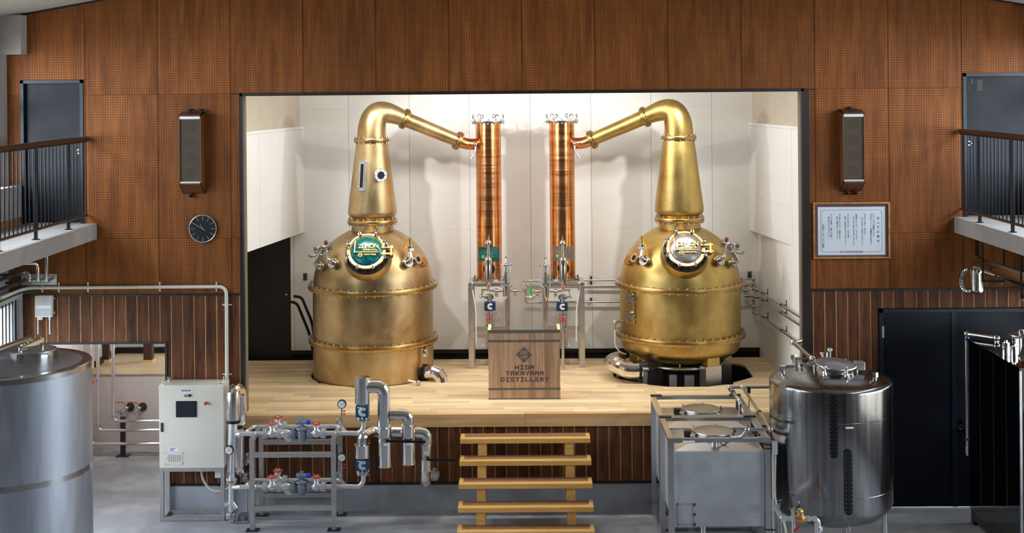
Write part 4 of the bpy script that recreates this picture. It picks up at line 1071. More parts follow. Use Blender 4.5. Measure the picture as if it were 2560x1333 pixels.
# framed charter
a, b = P(2033, 507, -.03), P(2226, 646, -.03); x0, x1, z0, z1 = a.x, b.x, b.z, a.z
t = thing('framed_charter', 'wood-framed Japanese charter in vertical print, on dark mount', 'picture', ((x0+x1)/2, -.02, z0))
f = .019
MB().box(x0, x1, -.035, 0, z1-f, z1).box(x0, x1, -.035, 0, z0, z0+f).box(x0, x0+f, -.035, 0, z0+f, z1-f).box(x1-f, x1, -.035, 0, z0+f, z1-f).build('frame', M['framew'], t, False)
MB().box(x0+f, x1-f, -.008, -.002, z0+f, z1-f).build('mount', M['mount'], t, False)
pa, pb = P(2044, 518, -.01), P(2213, 637, -.01)
MB().box(pa.x, pb.x, -.012, -.008, pb.z, pa.z).build('sheet', M['paper'], t, False)
ix0, ix1, iz0, iz1 = pa.x+.04, pb.x-.04, pb.z+.04, pa.z-.04
def rr(x0, x1, z0, z1, r):
    out = []
    for (cx, cz, s0) in ((x1-r, z1-r, 0), (x0+r, z1-r, 1), (x0+r, z0+r, 2), (x1-r, z0+r, 3)):
        for k in range(6): q = (s0+k/5)*PI/2; out.append(V((cx+r*math.cos(q), -.0125, cz+r*math.sin(q))))
    return out
MB().tube(rr(ix0, ix1, iz0, iz1, .04), .0022, 6, closed=True).build('border_line', plain('border_grey', (.22, .24, .28), .6), t)
MB().box((pa.x+pb.x)/2-.165, (pa.x+pb.x)/2+.165, -.0155, -.012, iz0-.012, iz0+.012).build('border_gap', M['paper'], t, False)
ink = plain('print_ink', (.05, .055, .08), .6)
colz = [('高山市民憲章', 2195, 547, 11.4, .037), ('わたくしたちは乗鞍のふもと', 2184, 535, 4.5, .026), ('山も水もうつくしい飛騨高山の市民です。', 2177, 535, 4.35, .026),
        ('○たがいに信じ　助けあい', 2162, 536, 4.5, .0245), ('心のふれあう人の和をひろげましょう。', 2155, 544, 4.2, .0245), ('○環境をととのえ　きまりを守り', 2141, 536, 4.5, .0245), ('みんなのしあわせを大切にしましょう。', 2134, 544, 4.2, .0245),
        ('○からだをきたえ　元気で働き', 2120, 536, 4.5, .0245), ('明るい家庭のまちをきずきましょう。', 2113, 544, 4.2, .0245), ('○文化をたっとび　伝統を生かし', 2099, 536, 4.5, .0245), ('新しい郷土をつくりましょう。', 2093, 544, 4.3, .0245),
        ('○こどもを愛し　健やかに育て', 2078, 537, 4.4, .0245), ('夢と誇りをもたせましょう。', 2072, 544, 4.2, .0245), ('昭和四十一年十一月一日制定', 2058, 564, 4.5, .026)]
for (s_, px, py, st, sz) in colz:
    q = P(px, py, -.0125); d = st*.00498
    m = text('\n'.join(s_), 'print_column', ink, t, V((q.x, -.0125, q.z)), sz, FRONT, .0006, lsp=d/sz)
    stuff(m); zs = [v.co.z for v in m.data.vertices]; m.data.transform(Matrix.Translation((0, 0, q.z+d*.45-(max(zs)+t.location.z))))
q = P(2129, 630, -.0157); text('高山市民憲章推進協議会', 'print_line', ink, t, V((q.x, -.0158, iz0)), .028, FRONT, .0006, width=.29)
# cream conduit with clips
cy = -.035
pts = [PX(0, 746, -6.22), P(52, 725, cy-.05), P(75, 720, cy), P(566, 717, cy), P(567, 957, cy)]
t = thing('conduit', 'cream conduit running over the planks and down to the control cabinet', 'conduit', P(567, 957, cy))
MB().tube(bend(pts, .10), .021, 12).build('pipe', M['cream'], t)
for (px, py, v) in ((104, 720, 0), (145, 719.5, 0), (218, 719, 0), (398, 718, 0), (540, 717.5, 0), (566, 763, 1), (567, 937, 1)):
    q = P(px, py, cy)
    m = MB()
    if v: m.cyl(q+V((0, 0, -.008)), q+V((0, 0, .008)), .025, n=12).box(q.x-.06, q.x+.06, -.012, -.001, q.z-.009, q.z+.009)
    else: m.cyl(q+V((-.008, 0, 0)), q+V((.008, 0, 0)), .025, n=12).box(q.x-.009, q.x+.009, -.012, -.001, q.z-.06, q.z+.06)
    m.build('clip', M['silver'], t)
# outdoor access point
a, b = P(86, 740, -.09), P(129, 794, -.09)
t = thing('access_point', 'white ribbed wireless box with two drooping antennas on the planks', 'router', ((a.x+b.x)/2, -.05, b.z))
MB().box(a.x, b.x, -.08, -.012, b.z, a.z).build('case', M['whitep'], t, False, bevel=.012)
h = a.z-b.z
for k in range(14):
    x = a.x+.014+k*(b.x-a.x-.028)/13; MB().box(x-.0028, x+.0028, -.088, -.078, b.z+.015, b.z+h*.40).build('rib', M['whitep'], t, False); MB().box(x-.0028, x+.0028, -.088, -.078, b.z+h*.55, a.z-.015).build('rib', M['whitep'], t, False)
for px in (94.5, 124):
    q = P(px, 794, -.06); MB().cyl(q, q+V((0, 0, -.21)), .0075, n=10).cyl(q+V((0, 0, .005)), q+V((0, 0, -.03)), .011, n=10).build('antenna', M['whitep'], t)
for py in (746, 782):
    q = P(129, py, -.04); MB().cyl(q, q+V((.04, 0, 0)), .014, n=10).build('cable_gland', plain('gland_blue', (.35, .45, .58), .4), t)
q = P(102, 795, -.05); MB().cyl(q+V((0, 0, .01)), q+V((0, 0, -.022)), .026, n=14).build('cable_boss', M['whitep'], t)
MB().box(a.x+.03, b.x-.03, -.014, -.0, b.z+.02, a.z-.02).build('mount_plate', M['satin'], t, False)
MB().tube(bend([PX(0, 756, -6.25), P(52, 731, -.06), P(70, 729, -.05), P(82, 733, -.05), P(89, 741, -.05)], .05), .007, 8).build('cable', M['gcable'], t)
# steel pass-through plate and pipes
a, b = P(53, 686, -.006), P(142, 713, -.006)
t = thing('pipe_plate', 'steel wall plate with three bent pipes under the left balcony', 'pipe plate', ((a.x+b.x)/2, 0, b.z))
MB().box(a.x, b.x, -.008, -.0005, b.z, a.z).build('plate', M['satin'], t, False)
stuff(MB().cyl((b.x-.02, -.008, b.z+.02), (b.x-.02, -.013, b.z+.02), .006, n=8).cyl((b.x-.02, -.008, a.z-.02), (b.x-.02, -.013, a.z-.02), .006, n=8).build('screws', M['clamp'], t))
dl = -.16
for pts in ([P(117, 640, dl), P(117, 704, dl)], [P(60, 659, dl-.1), P(94, 659, dl), P(96, 704, dl)], [P(46, 682, dl-.4), P(56, 680, dl), P(72, 681, dl), P(75, 704, dl)]):
    e = V(pts[-1]); MB().tube(bend(pts+[e+V((0, dl*-1-.01, -.0))], .045, 5), .021, 12).build('pipe', M['chrome'], t)
t2 = thing('wall_pipe_pair', 'pair of dark steel pipes clamped along the left side wall', 'pipe', (-6.1, -1.2, P(60, 703, -.2).z))
for (p0, p1) in (((0, 702), (50, 682)), ((0, 727), (62, 701))):
    a_ = PX(*p1, -6.12); b_ = PX(*p0, -6.12); z = a_.z
    MB().tube([(-6.12, a_.y, z), (-6.12, -5.0, z)], .024, 12).build('pipe', M['dark'], t2)
    for y in (a_.y-.2, a_.y-1.2): MB().cyl((-6.12, y-.02, z), (-6.12, y+.02, z), .032, n=12).box(-6.275, -6.12, y-.015, y+.015, z-.015, z+.015).build('clamp', M['dark'], t2)

# ================================================================== recess piping
ry = 2.50
def rpipe(pts, label, clampy=None):
    t = thing('service_pipe', label, 'pipe', (pts[0].x, ry, pts[-1].z-.03), 'polished pipes in the recess')
    MB().tube(bend(pts, .07), .026, 14).build('pipe', M['chrome'], t)
    if clampy:
        q = P(clampy[0], clampy[1], ry); MB().cyl(q-V((0, 0, .012)), q+V((0, 0, .012)), .032, n=12).box(q.x-.055, q.x+.055, q.y-.008, q.y+.008, q.z-.006, q.z+.006).build('clamp', M['steel'], t)
    return t
top = 2.62
for (px, py, lab) in ((227, 1110, 'polished pipe in the recess bending right lowest, leftmost of three'), (246, 1076, 'polished pipe in the recess bending right, middle of three'), (284, 1053, 'polished pipe in the recess bending right highest, rightmost of three')):
    q = P(px, py, ry); rpipe([V((q.x, ry, top)), q, V((-4.46, ry, q.z))], lab, (px, py-12))
q = P(219, 974, ry)
t = thing('drop_pipe', 'short pipe with red-lever valve in the recess, nearest the big tank', 'pipe', q)
MB().cyl(q, V((q.x, ry, top)), .018, n=12).build('pipe', M['chrome'], t)
k = P(219, 958, ry); MB().cyl(k-V((0, 0, .05)), k+V((0, 0, .05)), .032, n=10).sphere(k, .042, 12).cyl(k-V((0, 0, .085)), k-V((0, 0, .07)), .032, n=10).cyl(k+V((0, 0, .10)), k+V((0, 0, .115)), .036, n=10).bar(k+V((-.07, 0, .12)), k+V((.05, 0, .12)), .02, .03).build('valve', M['steel'], t)
MB().tube(bend([k, k+V((.06, -.05, .0)), k+V((.12, -.06, .035))], .03), .011, 8).build('lever', M['red'], t)
a = P(304, 1144, 2.62)
t = thing('pipe_support', 'steel channel post holding the bent pipes in the recess', 'support', PZ(304, 1144, 0))
zt = P(304, 1042, 2.55).z; a = PZ(304, 1144, 0)
MB().box(a.x-.035, a.x+.035, ry+.03, ry+.07, 0, zt).build('post', M['dark'], t, False); MB().box(a.x-.09, a.x+.09, ry-.02, ry+.12, 0, .012).build('foot_plate', M['dark'], t, False)
t.location = (a.x, ry+.05, 0)
for o in t.children: o.data.transform(Matrix.Translation((0, a.y-(ry+.05), 0)))
for (px, lab) in ((326, 'small wall tap with red lever in the recess, left of two'), (357, 'small wall tap with red lever in the recess, right of two')):
    q = P(px, 1017, 2.97)
    t = thing('wall_tap', lab, 'tap', q, 'taps on the recess wall')
    MB().cyl(q, q+V((0, -.02, 0)), .062, n=20).build('rose', M['dark'], t)
    MB().cyl(q, q+V((-.03, -.12, 0)), .024, n=12).sphere(q+V((-.03, -.10, 0)), .036, 12).cyl(q+V((-.035, -.11, 0)), q+V((-.085, -.13, -.06)), .022, n=12).cyl(q+V((-.085, -.13, -.05)), q+V((-.095, -.135, -.09)), .026, n=8).build('tap_body', M['steel'], t)
    MB().tube([q+V((-.03, -.10, .04)), q+V((-.07, -.11, .09)), q+V((-.20, -.12, .095))], .008, 8).build('lever', M['red'], t)

# ================================================================== control cabinet
cyf = -.36
a, b = P(397, 964, cyf), P(560, 1170, cyf); x0, x1, z0, z1 = a.x, b.x, b.z, a.z
t = thing('control_cabinet', 'ivory electrical control cabinet with dark touch screen and red button', 'cabinet', ((x0+x1)/2, cyf+.16, z0))
MB().box(x0, x1, cyf+.012, cyf+.33, z0, z1).build('body', M['cab'], t, False, bevel=.004)
dr = MB().box(x0, x1, cyf, cyf+.010, z0, z1).build('door', M['cab'], t, False, bevel=.003)
def fbox(name, mat, px0, py0, px1, py1, d=.006, bev=0, par=None):
    p0, p1 = P(px0, py0, cyf), P(px1, py1, cyf); return MB().box(p0.x, p1.x, cyf-d, cyf, p1.z, p0.z).build(name, mat, par or dr, False, bev)
sc_ = fbox('screen_bezel', M['black'], 440, 1003, 492, 1043, .010, .003); fbox('screen', M['screen'], 444, 1007, 488, 1039, .0115, 0, dr)
q = P(515, 1008, cyf); MB().cyl(q, q+V((0, -.035, 0)), .019, n=18).build('stop_button', M['red'], dr)
q = P(463, 989, cyf); MB().cyl(q, q+V((0, -.02, 0)), .017, n=18).build('lamp', M['silver'], dr); MB().cyl(q+V((0, -.018, 0)), q+V((0, -.023, 0)), .011, n=14).build('lamp_lens', plain('lens_blue', (.10, .14, .55), .2), dr)
fbox('switch', M['black'], 471.5, 986, 478, 991.5, .014)
lb = fbox('title_label', M['label'], 449.5, 974, 480, 980.5, .003)
q = P(464.7, 977.2, cyf-.004); text('蒸留設備制御盤', 'lettering', M['ink'], lb, V((q.x, cyf-.0035, q.z)), .026, FRONT, .0004, width=.125)
lb = fbox('maker_label', M['label'], 421, 1119, 446, 1128, .002)
m = MB()
for i, (u, w) in enumerate(((0, .075), (.012, .05), (.024, .06))):
    q = P(424, 1121.5, cyf-.002); m.box(q.x, q.x+w, cyf-.0032, cyf-.002, q.z-u-.003, q.z-u+.003)
m.build('fine_print', plain('print_blue', (.05, .08, .25), .6), lb, False)
hd = fbox('handle', M['dark'], 402, 1057, 408, 1080, .012, .004)
vf = fbox('vent_frame', M['cab'], 413, 1132, 457, 1162, .004, .002)
for k in range(6):
    px = 421.5+k*5.4; fbox('vent_slot', M['galv'], px, 1137, px+2.6, 1155, .0052, 0, dr)
stuff_m = MB()
for (px, py) in ((413.5, 1132.5), (457, 1132.5), (413.5, 1160), (457, 1160), (418, 1146), (452, 1146)):
    q = P(px, py, cyf); stuff_m.cyl(q, q+V((0, -.008, 0)), .005, n=8)
stuff(stuff_m.build('screws', M['dark'], dr))
for (px, dy) in ((x0+.05, .05), (x1-.05, .05), (x0+.05, .28), (x1-.05, .28)):
    MB().cyl((px, cyf+dy, z1), (px, cyf+dy, z1+.015), .016, n=10).torus((px, cyf+dy, z1+.028), (0, 1, 0), .014, .005, 12, 6).build('lifting_eye', M['steel'], t)
MB().box(P(534, 1170, cyf).x, P(550, 1170, cyf).x, cyf+.06, cyf+.2, z0-.14, z0).build('under_box', M['cab'], t, False)
q = V((P(493, 1172, cyf).x, cyf+.2, z0)); MB().tube(bend([q, q+V((.01, 0, -.20)), q+V((.12, 0, -.34)), q+V((.26, .0, -.35)), q+V((.40, .06, -.28))], .14), .016, 10).build('cable_hose', M['cream'], t)
t = thing('cabinet_stand', 'grey welded steel stand under the ivory control cabinet', 'stand', ((x0+x1)/2, cyf+.16, 0))
w = .045
for x in (x0, x1-w):
    for y in (cyf+.005, cyf+.285): MB().box(x, x+w, y, y+w, 0, z0-.045).build('leg', M['galv'], t, False)
MB().box(x0, x1, cyf+.005, cyf+.05, z0-.045, z0).box(x0, x1, cyf+.285, cyf+.33, z0-.045, z0).box(x0, x0+w, cyf+.05, cyf+.285, z0-.045, z0).box(x1-w, x1, cyf+.05, cyf+.285, z0-.045, z0).build('top_frame', M['galv'], t, False)
MB().box(x0+w, x1-w, cyf+.005, cyf+.05, .004, .045).build('bottom_rail', M['galv'], t, False); MB().box(x0+w, x1-w, cyf+.285, cyf+.33, .004, .045).build('bottom_rail', M['galv'], t, False)
MB().box(x0, x0+w, cyf+.05, cyf+.285, .004, .045).build('bottom_rail', M['galv'], t, False); MB().box(x1-w, x1, cyf+.05, cyf+.285, .004, .045).build('bottom_rail', M['galv'], t, False)

# ================================================================== steam pipework
SYf, SYr = -.50, -.24
def gauge(par, c, r=.054):
    g = MB().lathe([(.0001, 0), (r*.94, 0), (r, .005), (r, .035), (r*.9, .04), (.0001, .04)], c+V((0, .03, 0)), (0, -1, 0), 28).build('gauge', M['black'], par)
    MB().cyl(c+V((0, -.009, 0)), c+V((0, -.0115, 0)), r*.82, n=28).build('dial', M['label'], g)
    m = MB()
    for k in range(11):
        a = math.radians(-135+27*k); d = V((math.sin(a), 0, math.cos(a))); m.bar(c+d*r*.6+V((0, -.012, 0)), c+d*r*.74+V((0, -.012, 0)), .003, .001)
    m.bar(c+V((-.016, -.013, -.016)), c+V((.022, -.013, .020)), .005, .001); stuff(m.build('dial_marks', M['ink'], g, False))
def flg(m, c, ax, r=.062, th=.016):
    c = V(c); ax = V(ax).normalized(); m.cyl(c-ax*(th+.002), c-ax*.002, r, n=20).cyl(c+ax*.002, c+ax*(th+.002), r, n=20).bolts(c, ax, r*.78, 8, .0075, -.034, .034); return m
def wheel(par, c, r=.050):
    m = MB().torus(c, (0, 0, 1), r, .010, 22, 8).cyl(c-V((0, 0, .008)), c+V((0, 0, .008)), .015, n=12)
    for k in range(3):
        a = k*PI*2/3+.4; m.bar(c, c+V((r*math.cos(a), r*math.sin(a), 0)), .012, .008)
    h = m.build('handwheel', M['red'], par); MB().cyl(c, c+V((0, 0, .016)), .009, n=8).build('wheel_nut', M['clamp'], h)
def globe(par, c, hc):
    c = V(c); m = MB().lathe([(.03, -.085), (.034, -.06), (.050, -.03), (.056, 0), (.050, .03), (.034, .06), (.03, .085)], c, (1, 0, 0), 20).lathe([(.05, 0), (.034, .055), (.03, .08), (.045, .083), (.045, .10), (.02, .11), (.016, .13)], c, (0, 0, 1), 18)
    m.cyl(c, hc, .0095, n=8).bar(c+V((-.025, 0, .10)), c+V((-.02, 0, .15)), .01, .014).bar(c+V((.025, 0, .10)), c+V((.02, 0, .15)), .01, .014)
    flg(m, c+V((-.085, 0, 0)), (1, 0, 0)); flg(m, c+V((.085, 0, 0)), (1, 0, 0)); m.build('globe_valve', M['cast'], par); wheel(par, V(hc))
def steam_line(dpy, label, upper):
    def p(px, py, Y=SYf): return P(px, py+dpy, Y)
    zl = p(750, 1084).z
    def at(px, py=None, Y=SYf): q = p(px, 1084, Y); return V((q.x, Y, zl if py is None else p(px, py, Y).z))
    t = thing('steam_line', label, 'valve line', (at(750).x, SYf, zl-.08), 'steam valve lines on the rack')
    C_ = M['cast']; r = .030
    # main run
    MB().cyl(at(600), at(666), r, n=16).build('inlet_pipe', C_, t)
    globe(t, at(681), at(681, 1059))
    m = MB().lathe([(.032, -.09), (.05, -.03), (.05, .03), (.032, .09)], at(713), (1, 0, 0), 18).cyl(at(708), at(726, 1101), .042, .036, 16).cyl(at(725, 1100), at(728, 1104), .022, .010, 12); m.build('strainer', C_, t)
    m = MB(); flg(m, at(734), (1, 0, 0), .066); flg(m, at(773), (1, 0, 0), .066)
    c = at(755); m.cyl(at(736), at(772), .034, n=16); m.lathe([(.025, -.10), (.045, -.095), (.05, -.06), (.062, -.03), (.062, .02), (.052, .03), (.075, .055), (.075, .075), (.05, .085), (.03, .10)], c, (0, 0, 1), 22)
    m.cyl(c+V((0, 0, .09)), c+V((0, 0, .19)), .024, n=12).cyl(c+V((-.055, -.01, .14)), c+V((.05, -.01, .14)), .026, n=12).cyl(c+V((-.065, -.01, .14)), c+V((-.035, -.01, .14)), .034, n=6).build('reducing_valve', M['castd'], t)
    MB().lathe([(.0001, 0), (.024, 0), (.031, .012), (.031, .04), (.024, .055), (.0001, .06)], c+V((.05, -.01, .14)), (1, 0, 0), 16).build('blue_cap', M['blue'], t)
    globe(t, at(791), at(790, 1059))
    # bypass behind
    zr = p(750, 1067, SYr).z
    def bt(px): q = p(px, 1067, SYr); return V((q.x, SYr, zr))
    path = bend([at(612)+V((0, 0, .0)), at(616)+V((0, .02, .02)), V((bt(632).x, SYr, zr)), bt(676)], .06); MB().tube(path, .027, 14).build('bypass_pipe', C_, t)
    MB().tube(bend([bt(712), bt(850), V((at(866).x, SYf, zl))], .05), .027, 14).build('bypass_pipe', C_, t)
    c = bt(695); q = p(694, 1043, SYr); globe(t, c, V((c.x, SYr, q.z)))
    # outlet, gauge
    s0 = at(870); e = at(907, 1060)
    MB().tube(bend([at(808), s0, at(897, 1084), at(909, 1072), at(909, 1050)], .10), [.030]*1+[.030]*(len(bend([at(808), s0, at(897, 1084), at(909, 1072), at(909, 1050)], .10))-1), 16).build('outlet_pipe', C_, t)
    gy_ = 1011 if upper else 1010.5
    g = at(855, gy_); base = at(853)
    MB().tube(bend([base, at(853, 1066), at(855, 1023)], .02), .010, 10).torus(at(848.5, 1053), (0, 1, 0), .034, .009, 22, 8).build('siphon', M['steel'], t); gauge(t, g)
    for yy_ in (1028, 1036): q = at(861, yy_); MB().cyl(q+V((-.012, 0, 0)), q+V((.012, 0, 0)), .010, n=10).build('red_cap', M['red'], t)
    for px in (640, 840): q = at(px); MB().torus(q, (1, 0, 0), .033, .005, 18, 6).build('u_bolt', M['steel'], t)
    # actuator on the riser
    m = MB(); flg(m, at(908, 1047), (0, 0, 1), .085, .014); m.cyl(at(908, 1050), at(908, 1030), .035, n=14).build('actuator_flange', M['steel'], t)
    a = at(907, 1027); ac = MB().box(a.x-.078, a.x+.078, SYf-.07, SYf+.07, a.z-.070, a.z+.070).build('actuator', M['actblue'], t, False, bevel=.008)
    MB().torus(a+V((.012, -.072, 0)), (0, 1, 0), .036, .021, 20, 8, PI+.75, 3*PI-.75).build('actuator_emblem', M['silver'], ac); q = a+V((-.055, -.071, .052)); MB().box(q.x, q.x+.045, q.y-.001, q.y, q.z-.006, q.z+.006).build('plate', M['label'], ac, False)
    return t, at
tu, atU = steam_line(0, 'upper steam valve line with red handwheels and blue-capped regulator on rack', True)
tl_, atL = steam_line(133.5, 'lower steam valve line with red handwheels and blue-capped regulator on rack', False)
CL = M['clad']
def can(t, px, py0, py1, r, Y=SYf, name='clad_can', lip=True):
    a, b = P(px, py0, Y), P(px, py1, Y); h = a.z-b.z
    b = V((a.x, Y, b.z))
    pr = [(.0001, 0), (r-.004, 0), (r, .004), (r, h-.004), (r-.004, h), (.0001, h)]
    if lip: pr = [(.0001, 0), (r+.004, 0), (r+.004, .012), (r, .014), (r, h-.014), (r+.006, h-.012), (r+.006, h), (.0001, h)]
    return MB().lathe(pr, b, n=32).build(name, CL, t)
def lobster(t, pts, r, name='clad_elbow', rr_=.1, seg=4): return MB().tube(bend(pts, rr_, seg), r, 20).build(name, CL, t, ang=.25)
def PP(px, py, Y=SYf): return P(px, py, Y)
# upper outlet cladding: can, bend, down run, second and third branches
can(tu, 906, 943, 1008, .097, lip=False)
lobster(tu, [PP(918, 967), PP(960, 966), PP(960, 1072)], .080, rr_=.15)
can(tu, 962, 1068, 1166, .088)
lobster(tu, [PP(975, 1037), PP(1021, 1037), PP(1021, 1066)], .068, rr_=.13)
can(tu, 1021, 1062, 1160, .082)
lobster(tu, [PP(1036, 1082, -.40), PP(1067, 1084, -.40), PP(1067, 1114, -.40)], .068, rr_=.13)
can(tu, 1065, 1111, 1176, .072, -.40)
lobster(tu, [PP(1064, 1175, -.40), PP(1064, 1206, -.40), P(1068, 1209, -.05)], .062, rr_=.09)
MB().lathe([(.055+.018*(k % 2), .0+k*.006) for k in range(14)], P(1084, 1189, -.10), (0, 1, 0), 20).build('flexible_joint', M['steel'], tu)
for (x0_, x1_, y_, Yq) in ((960, 1064, 1103, SYf-.10), (1062, 1140, 1149, -.50)):
    a, b = P(x0_, y_, Yq), P(x1_, y_+2, Yq); MB().bar(a, b, .012, .030).build('lever', M['black'], tu, False); MB().cyl(a+V((0, .08, 0)), a+V((0, -.01, 0)), .022, n=14).build('lever_boss', M['steel'], tu)
for (px, py, Yq) in ((965, 1112, SYf-.09), (1022, 1111, SYf-.085), (1064, 1133, -.475)):
    q = P(px, py, Yq); MB().box(q.x-.028, q.x+.028, q.y-.003, q.y+.004, q.z-.011, q.z+.011).build('tag', M['label'], tu, False)
# lower outlet cladding
can(tl_, 906, 1111, 1143, .095)
lobster(tl_, [PP(906, 1115), PP(906, 1092), P(930, 1079, -.30), P(1040, 1082, -.26)], .066, rr_=.12)
# steel rack under the lines
t = thing('pipe_rack', 'grey welded steel rack carrying the two steam valve lines', 'rack', (P(735, 1200, -.4).x, -.4, 0))
xa, xb = PZ(632, 1326, 0).x, PZ(835, 1326, 0).x; yf, yb = PZ(735, 1326, 0).y, -.14
w = .055
zt = P(735, 1096, yf).z
zu = P(735, 1105, yb).z
for x in (xa, xb):
    for y, zz in ((yf, zt), (yb, zu+.12)):
        MB().box(x-w/2, x+w/2, y-w/2, y+w/2, .012, zz).build('leg', M['galv'], t, False); MB().box(x-.075, x+.075, y-.06, y+.06, 0, .012).build('foot_plate', M['dark'], t, False)
    z1 = P(735, 1096, yf).z-.01
    MB().bar((x, yf+w/2, z1), (x, yb-w/2, z1), .05, .05).build('side_rail', M['galv'], t, False)
    z1 = P(735, 1233, yf).z; MB().bar((x, yf+w/2, z1), (x, yb-w/2, z1), .05, .05).build('side_rail', M['galv'], t, False)
for (py, y) in ((1137, yf), (1270, yf), (1105, yb), (1237, yb)):
    z1 = P(735, py, y).z; MB().box(xa+w/2, xb-w/2, y-w/2, y+w/2, z1-.027, z1+.027).build('cross_rail', M['galv'], t, False)
# riser beside the cabinet
t = thing('steam_riser', 'clad looping riser with pressure gauge between cabinet and pipe rack', 'pipe', (P(580, 1290, -.45).x, -.45, P(580, 1300, -.45).z-.03), None)
RY = -.45
lobster(t, [P(583, 1052, RY), P(583, 975, RY), P(600, 972, RY+.25), P(601, 1060, RY+.25)], .078, 'clad_loop', rr_=.16, seg=6)
MB().cyl(P(583, 1050, RY), P(583, 1057, RY), .083, n=24).build('collar', M['black'], t)
MB().cyl(P(583, 1057, RY), P(581, 1120, RY), .055, n=20).build('riser_sleeve', M['cast'], t)
MB().cyl(P(581, 1118, RY), P(578, 1255, RY), .036, n=16).build('riser_pipe', M['cast'], t)
q = P(572, 1126, RY-.08); gauge(t, q, .056); MB().tube(bend([P(572, 1138, RY-.07), P(571, 1160, RY-.07), P(571, 1183, RY-.06), P(578, 1188, RY)], .03), .011, 8).build('siphon', M['steel'], t)
for yy_ in (1141, 1148): k = P(570, yy_, RY-.08); MB().cyl(k+V((-.010, 0, 0)), k+V((.010, 0, 0)), .010, n=10).build('red_cap', M['red'], t)
m = MB(); flg(m, P(579, 1202, RY), (0, 0, 1), .068); m.build('flange', M['steel'], t)
MB().cyl(P(562, 1262, RY), P(578, 1262, RY), .030, n=14).cyl(P(579, 1254, RY), P(591, 1271, RY), .030, n=14).cyl(P(578, 1250, RY), P(578, 1278, RY), .032, n=14).build('y_strainer', M['cast'], t)
m = MB(); flg(m, P(577, 1290, RY), (0, 0, 1), .062); m.tube(bend([P(577, 1276, RY), P(577, 1308, RY), P(620, 1307, RY)], .05), .024, 12).build('drain_bend', M['steel'], t)
k = P(607, 1295, RY+.05); MB().cyl(k+V((0, .05, 0)), k, .062, n=24).cyl(k, k+V((0, -.03, 0)), .035, n=16).cyl(k+V((0, 0, -.01)), P(607, 1306, RY), .02, n=10).build('steam_trap', M['castd'], t); MB().cyl(P(625, 1294, RY), P(629, 1294, RY), .014, n=10).build('red_cap', M['red'], t)
m = MB(); flg(m, P(596, 1086, RY+.02), (1, 0, 0), .055); m.cyl(P(586, 1086, RY), P(602, 1086, SYf), .03, n=14).build('branch_tee', M['cast'], t); MB().cyl(P(580, 1219, RY), P(602, 1218, SYf), .03, n=14).build('branch_tee', M['cast'], t)
MB().cyl(P(598, 1070, RY+.25), P(598, 1165, RY+.25), .075, n=24).build('clad_drop', CL, t); lobster(t, [P(598, 1160, RY+.25), P(600, 1180, RY+.25), P(612, 1176, -.03)], .060, rr_=.1)
MB().lathe([(.058+.016*(k % 2), k*.006) for k in range(14)], P(613, 1150, -.09), (0, 1, 0), 20).build('flexible_joint', M['steel'], t)
MB().cyl(P(616, 1225, -.2), P(618, 1290, -.2), .010, n=8).build('tracer_pipe', M['steel'], t)
m = MB(); flg(m, P(615, 1192, -.2), (1, 0, 0), .055); m.cyl(P(608, 1200, -.2), P(622, 1200, -.2), .03, n=12).build('stub_flange', M['steel'], t)

# ================================================================== stairs
t = thing('stage_stairs', 'open wooden steps with dark tread strips leading up to the stage', 'stairs', (P(1313, 1200, -.6).x, -.7, 0))
tz = [SF-.207*(k+1) for k in range(5)]; ty = [-.30-.225*k for k in range(5)]; sx0 = P(1314, 1200, -.6).x; hw = .79
for k in range(5):
    m = MB().box(-hw, hw, -.13, .13, -.058, 0); o = bpy.data.objects.new('tread', m.data('tread', M['stair'], False)); o.location = (sx0-t.location.x, ty[k]+.7, tz[k]); o.parent = t; COL.objects.link(o)
    b_ = o.modifiers.new('bevel', 'BEVEL'); b_.width = .004; b_.segments = 2
    m = MB().box(-hw+.05, hw-.05, -.035, .125, 0, .0018); q = bpy.data.objects.new('tread_strip', m.data('tread_strip', M['anti'], False)); q.parent = o; COL.objects.link(q)
for px in (1205.5, 1424):
    x = P(px, 1150, -.45).x
    m = MB(); w = .052
    pr = [(-.06, SF-.17), (-.06, .0), (-.15, 0)]
    n = 5; poly = []
    # saw-tooth stringer profile in (y, z)
    up_ = []
    for k in range(n): up_ += [(ty[k]+.10, tz[k]-.058), (ty[k]-.10, tz[k]-.058)]
    bot = [(ty[4]-.10, 0), (ty[4]+.12, 0), (-.07, tz[0]-.30), (-.07, tz[0]-.058)]
    poly = up_+bot
    vs = [(x-w, y, z) for y, z in poly]+[(x+w, y, z) for y, z in poly]; nn = len(poly)
    m.add(vs, [tuple(range(nn)), tuple(range(2*nn-1, nn-1, -1))]+[(i+nn, (i+1) % nn+nn, (i+1) % nn, i) for i in range(nn)]).build('stringer', M['stair'], t, False)
